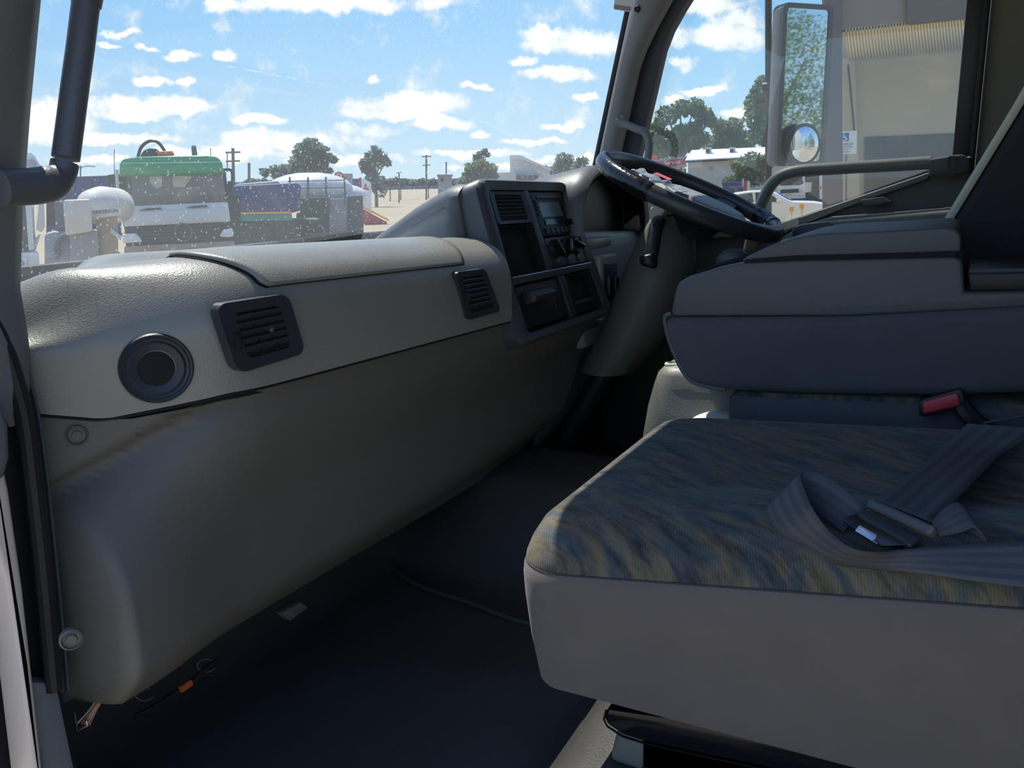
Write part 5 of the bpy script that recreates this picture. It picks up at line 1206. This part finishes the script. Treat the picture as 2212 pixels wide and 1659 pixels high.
# ---- buildings ahead
def saw_building():
    D = 95; b = gy(1130, D); t = thing('saw_tooth_building', 'pale building with a steep wedge roof beyond the dashboard hood', 'building', base_at(1140, D))
    part([(1102, 372), (1101, 336), (1130, 342), (1165, 357), (1188, 366), (1188, b), (1102, b)], D, 8, 'wedge', 'off_white', t)
    part([(1101, 335), (1124, 335), (1150, 347), (1190, 364), (1190, 368), (1130, 345), (1101, 339)], D - 0.3, 8.6, 'roof', 'shed_roof', t)
    part([(1048, 374), (1114, 372), (1114, b), (1048, b)], D - 2, 8, 'low_wing', 'off_white', t)
    part(rect(1114, 376, 1165, b), D - 1, 2, 'shopfront', 'grey_clad', t)
    for x in (1117, 1129, 1141, 1153): part(rect(x, 379, x + 9, 390), D - 1.1, 0.2, 'window', 'truck_glass', t)
saw_building()
D = 105; b = gy(960, D)
simple('low_building', 'low reddish building left of the rounded hedge', 'building', D, [(rect(946, 379, 976, b), 0, 6, 'wall', 'hub'), (rect(944, 377, 978, 381), -0.4, 7, 'roof', 'fascia'), (rect(952, 385, 958, 392), -0.1, 0.2, 'window', 'truck_glass')], 960)

def service():
    D = 64; b = gy(1450, D); t = thing('service_station', 'service station canopy with red fascia sign reading Service', 'building', base_at(1440, D))
    part([(1405, 346), (1484, 337), (1484, 343), (1405, 352)], D + 0.02, 6, 'canopy_edge', 'grey_clad', t)
    f = part([(1412, 351), (1482, 342), (1482, 355), (1412, 364)], D - 0.02, 0.4, 'fascia', 'red_sign', t)
    part([(1405, 363), (1484, 355), (1484, 359), (1405, 367)], D, 6, 'canopy_soffit', 'grey_clad', t)
    o = ext(1452, 351, D - 0.06); u = (ext(1482, 347.2, D - 0.06) - ext(1412, 355, D - 0.06)).normalized()
    text('Service', o, u, V((0, 0, 1)), -HH, 0.42, 'white', t)
    m = MB(); m.lathe(ext(1412, 344, D - 0.3), -HH, [(0.30, -0.1), (0.30, 0.05), (0.001, 0.05)], 24); m.build('round_sign', 'red_sticker', t)
    for x in (1446, 1474): part(rect(x, 360, x + 4, b), D + 0.5, 0.3, 'column', 'off_white', t)
    part(rect(1440, 364, 1482, b), D + 4, 2, 'shop_wall', 'dark', t)
service()
def shed():
    D = 56; b = gy(1560, D); t = thing('shed', 'pale shed with white metal roof right of the service station', 'building', base_at(1570, D))
    part([(1486, 348), (1720, 336), (1720, b), (1486, b)], D, 4.5, 'wall', 'shed_wall', t)
    A = [ext(1480, 350, D - 0.3), ext(1722, 337, D - 0.3), ext(1735, 318, D + 4.8), ext(1494, 328, D + 4.8)]
    m = MB(); m.prism(A, V((0, 0, 0.12))); m.build('roof', 'shed_roof', t)
    part([(1481, 348), (1722, 335), (1722, 338), (1481, 352)], D - 0.35, 0.1, 'gutter', 'dark', t)
    for x, y in ((1524, 332), (1576, 332)):
        part(rect(x, y - 14, x + 13, y + 1), D + 2.5, 0.5, 'air_conditioner', 'off_white', t)
        m = MB(); m.lathe(ext(x + 5, y - 6, D + 2.45), -HH, [(0.13, 0), (0.13, 0.04), (0.001, 0.04)], 16); m.build('fan_grille', 'dark', t)
    part(rect(1533, 361, 1539, 366), D - 0.1, 0.1, 'wall_vent', 'hub', t)
shed()
# bins and barriers in front of the shed
def bin_(label, px0, px1, y0, D, body, lidm):
    b = gy((px0 + px1) / 2, D); t = thing('wheelie_bin', label, 'bin', base_at((px0 + px1) / 2, D), 'bins by the shed')
    part([(px0, y0 + 3), (px1, y0 + 3), (px1 - 3, b), (px0 + 3, b)], D, 0.6, 'body', body, t, 0.03); part([(px0 - 1, y0), (px1 + 1, y0 - 1), (px1 + 1, y0 + 4), (px0 - 1, y0 + 5)], D - 0.05, 0.7, 'lid', lidm, t, 0.02)
bin_('bin with yellow lid just above the steering wheel', 1530, 1560, 404, 38, 'blue_bin', 'yellow_bin')
bin_('long blue skip behind the white car', 1560, 1612, 393, 41, 'blue_bin', 'blue_bin')
bin_('grey bin with yellow stickers above the white car roof', 1576, 1606, 404, 36, 'dark', 'blue_bin')
t = simple('bollard', 'red and white striped marker post right of the bins', 'post', 40, [(rect(1608, 390, 1613, gy(1610, 40)), 0, 0.1, 'red_post', 'red_sign'), (rect(1614, 391, 1620, gy(1616, 40)), 0, 0.1, 'white_post', 'off_white'), (rect(1603, 386, 1607, gy(1605, 40)), 0.3, 0.1, 'pale_post', 'cream_truck')], 1612)

def car():
    D = 30; b = gy(1700, D); t = thing('car', 'white sedan parked beyond the driver window, seen side on', 'car', base_at(1680, D))
    part([(1545, 446), (1560, 426), (1585, 417), (1620, 412), (1650, 411), (1676, 416), (1700, 430), (1712, 435), (1760, 436), (1800, 442), (1808, 460), (1806, b - 8), (1530, b - 8), (1530, 455)], D, 1.7, 'body', 'car_white', t, 0.10, 3)
    part([(1570, 437), (1580, 425), (1605, 419), (1625, 417), (1628, 437)], D - 0.02, 0.05, 'side_window', 'truck_glass', t, 0.005)
    part([(1632, 437), (1632, 416), (1655, 416), (1672, 424), (1684, 436)], D - 0.02, 0.05, 'side_window', 'truck_glass', t, 0.005)
    part([(1676, 417), (1682, 417), (1712, 434), (1704, 435)], D + 0.3, 1.1, 'windscreen', 'blue_sign', t, 0.01)
    part([(1676, 432), (1688, 430), (1690, 436), (1678, 437)], D - 0.15, 0.15, 'door_mirror', 'car_white', t, 0.02)
    part([(1628, 440), (1630, 440), (1630, b - 16), (1628, b - 16)], D - 0.005, 0.02, 'door_gap', 'dark', t)
    for px in (1580, 1760):
        c = ext(px, b - 18, D - 0.02); c.z = GROUND + 0.32; m = MB(); m.lathe(c, -HH, [(0.32, -0.2), (0.32, 0.03), (0.2, 0.04), (0.001, 0.02)], 24); m.build('wheel', 'black', t)
car()
def far_truck():
    D = 45; b = gy(1710, D); t = thing('truck', 'small white truck facing the cab behind the white sedan', 'truck', base_at(1710, D))
    part([(1678, 398), (1682, 378), (1690, 372), (1732, 370), (1738, 376), (1740, 424), (1678, 426)], D, 1.6, 'cab', 'white_truck', t, 0.08, 3)
    part([(1682, 395), (1686, 381), (1732, 379), (1736, 396), (1728, 400), (1686, 401)], D - 0.03, 0.08, 'windscreen', 'truck_glass', t, 0.02)
    part([(1685, 410), (1725, 408), (1725, 416), (1686, 418)], D - 0.03, 0.06, 'grille', 'dark', t)
    for x in (1679, 1726): part(rect(x, 409, x + 7, 416), D - 0.05, 0.06, 'headlamp', 'off_white', t, 0.01)
    part(rect(1698, 419, 1710, 423), D - 0.04, 0.03, 'number_plate', 'yellow_bin', t)
    part([(1676, 424), (1740, 422), (1740, 428), (1676, 430)], D - 0.05, 0.3, 'bumper', 'off_white', t); part(rect(1680, 428, 1738, b), D + 0.3, 1.2, 'chassis', 'dark', t)
    t = thing('truck', 'white truck at the edge of the grey column with amber marker lamp', 'truck', base_at(1762, D + 3))
    part(rect(1738, 372, 1790, 440), D + 2, 2, 'body', 'dark', t, 0.03); part(rect(1770, 370, 1776, 430), D + 1.9, 0.1, 'pillar', 'white_truck', t)
    part([(1738, 394), (1754, 394), (1752, 414), (1740, 416)], D + 1.8, 0.3, 'arm', 'cream_truck', t); part(rect(1769, 402, 1775, 409), D + 1.85, 0.06, 'marker_lamp', 'orange', t)
    part(rect(1740, 438, 1790, gy(1762, D + 2)), D + 2.2, 1.5, 'chassis', 'dark', t)
far_truck()
D = 24; b = gy(1720, D)
for i, (x, lab) in enumerate(((1710, 'marker post with amber reflector nearer the steering wheel'), (1732, 'marker post with amber reflector nearer the grey column'))):
    t = thing('marker_post', lab, 'post', base_at(x, D), 'amber marker posts')
    part(rect(x - 5, 446 - i * 6, x + 5, 457 - i * 6), D, 0.1, 'reflector', 'yellow_bin', t, 0.005)
    part(rect(x - 2, 457 - i * 6, x + 2, gy(x, D)), D + 0.02, 0.05, 'stake', 'off_white', t)

# ---- workshop building on the right
def workshop():
    D = 20; b = gy(1900, D); t = thing('workshop_building', 'beige workshop with ribbed canopy and grey column outside the driver window', 'building', base_at(1950, D))
    part([(1800, -400), (2700, -460), (2700, b), (1800, b)], D, 6, 'wall', 'beige_wall', t)
    part([(1800, 128), (1846, 124), (1862, b), (1815, b)], D - 0.3, 0.4, 'wall_pier', 'beige_wall', t)
    part([(1779, -400), (1817, -404), (1821, b), (1776, b)], 16.0, 0.5, 'column', 'column', t, 0.03)
    part([(1776, -420), (1962, -440), (1962, 48), (1776, 70)], 16.2, 0.3, 'fascia', 'fascia', t)
    part([(1960, -440), (2700, -520), (2700, -22), (1960, 51)], 16.1, 0.3, 'fascia', 'fascia_reflection', t)  # right part painted darker to imitate the reflection lying over it
    # ribbed canopy between the fascia and the wall
    near0, near1 = ext(1826, 66, 16.2), ext(2700, -30, 16.2); far0, far1 = ext(1834, 130, 19.9), ext(2700, 52, 19.9)
    n = 130; m = MB(); rows = [[], []]
    for i in range(n * 4 + 1):
        u = i / (n * 4); h = 0.035 * (1 if (i % 4) in (1, 2) else -1)
        rows[0].append(near0.lerp(near1, u) + V((0, 0, h))); rows[1].append(far0.lerp(far1, u) + V((0, 0, h)))
    m.grid(rows); m.build('ribbed_canopy', 'canopy', t, smooth=10, solid=0.01)
    # dark bays and window band low on the wall
    for x0, x1 in ((1868, 1909), (1910, 1964), (1965, 2032), (2033, 2112), (2113, 2200)):
        part([(x0, 296 - (x0 - 1868) * 0.045), (x1, 296 - (x1 - 1868) * 0.045), (x1, 420), (x0, 420)], D - 0.05, 0.1, 'bay_window', 'truck_glass', t)
    m = MB(); m.tube([ext(1832, 140, D - 0.4), ext(1838, 200, D - 0.4), ext(1846, 290, D - 0.4)], 0.02, 6); m.build('down_cable', 'dark', t)
workshop()
def parking_sign():
    D = 18.0; t = thing('parking_sign', 'white disabled parking sign with blue wheelchair symbol beside the column', 'sign', base_at(1838, D))
    q = Quad(ext(1808, 285, D), ext(1851, 282, D), ext(1850, 332, D), ext(1808, 333, D))
    m = MB(); q.plate(m, q.rr(0, 0, 1, 1, 0.01), -0.01, 0.0); m.build('plate', 'white', t)
    m = MB(); q.plate(m, [(0.14, 0.56), (0.60, 0.56), (0.60, 0.93), (0.14, 0.93)], 0.0, 0.004); m.build('symbol_panel', 'blue_sign', t)
    P = lambda u, v: q.p(0.14 + 0.46 * u, 0.56 + 0.37 * v, 0.006)
    for nm, path, r in (('symbol_head', [(0.42, 0.86), (0.46, 0.86)], 0.022), ('symbol_body', [(0.44, 0.74), (0.46, 0.45), (0.68, 0.44), (0.80, 0.18)], 0.012), ('symbol_arm', [(0.45, 0.62), (0.66, 0.60)], 0.009), ('symbol_wheel', [(0.46 + 0.24 * cos(radians(a)), 0.34 + 0.24 * sin(radians(a))) for a in range(120, 350, 20)], 0.010)):
        MB().tube([P(*p) for p in path], r, 6).build(nm, 'white', t)
    u = (q.tr - q.tl).normalized(); v = (q.tl - q.bl).normalized()
    for s, vv in (('DISABLED', 0.44), ('PARKING', 0.32), ('ONLY', 0.20)): text(s, q.p(0.47, vv, 0.002), u, v, q.n, 0.066, 'ink', t)
    m = MB(); q.plate(m, [(0.2, 0.09), (0.3, 0.13), (0.3, 0.10), (0.66, 0.10), (0.66, 0.075), (0.3, 0.075), (0.3, 0.05)], 0.0, 0.004); m.build('arrow', 'ink', t)
    part(rect(1826, 332, 1830, gy(1828, D)), D + 0.03, 0.05, 'post', 'pole', t)
parking_sign()
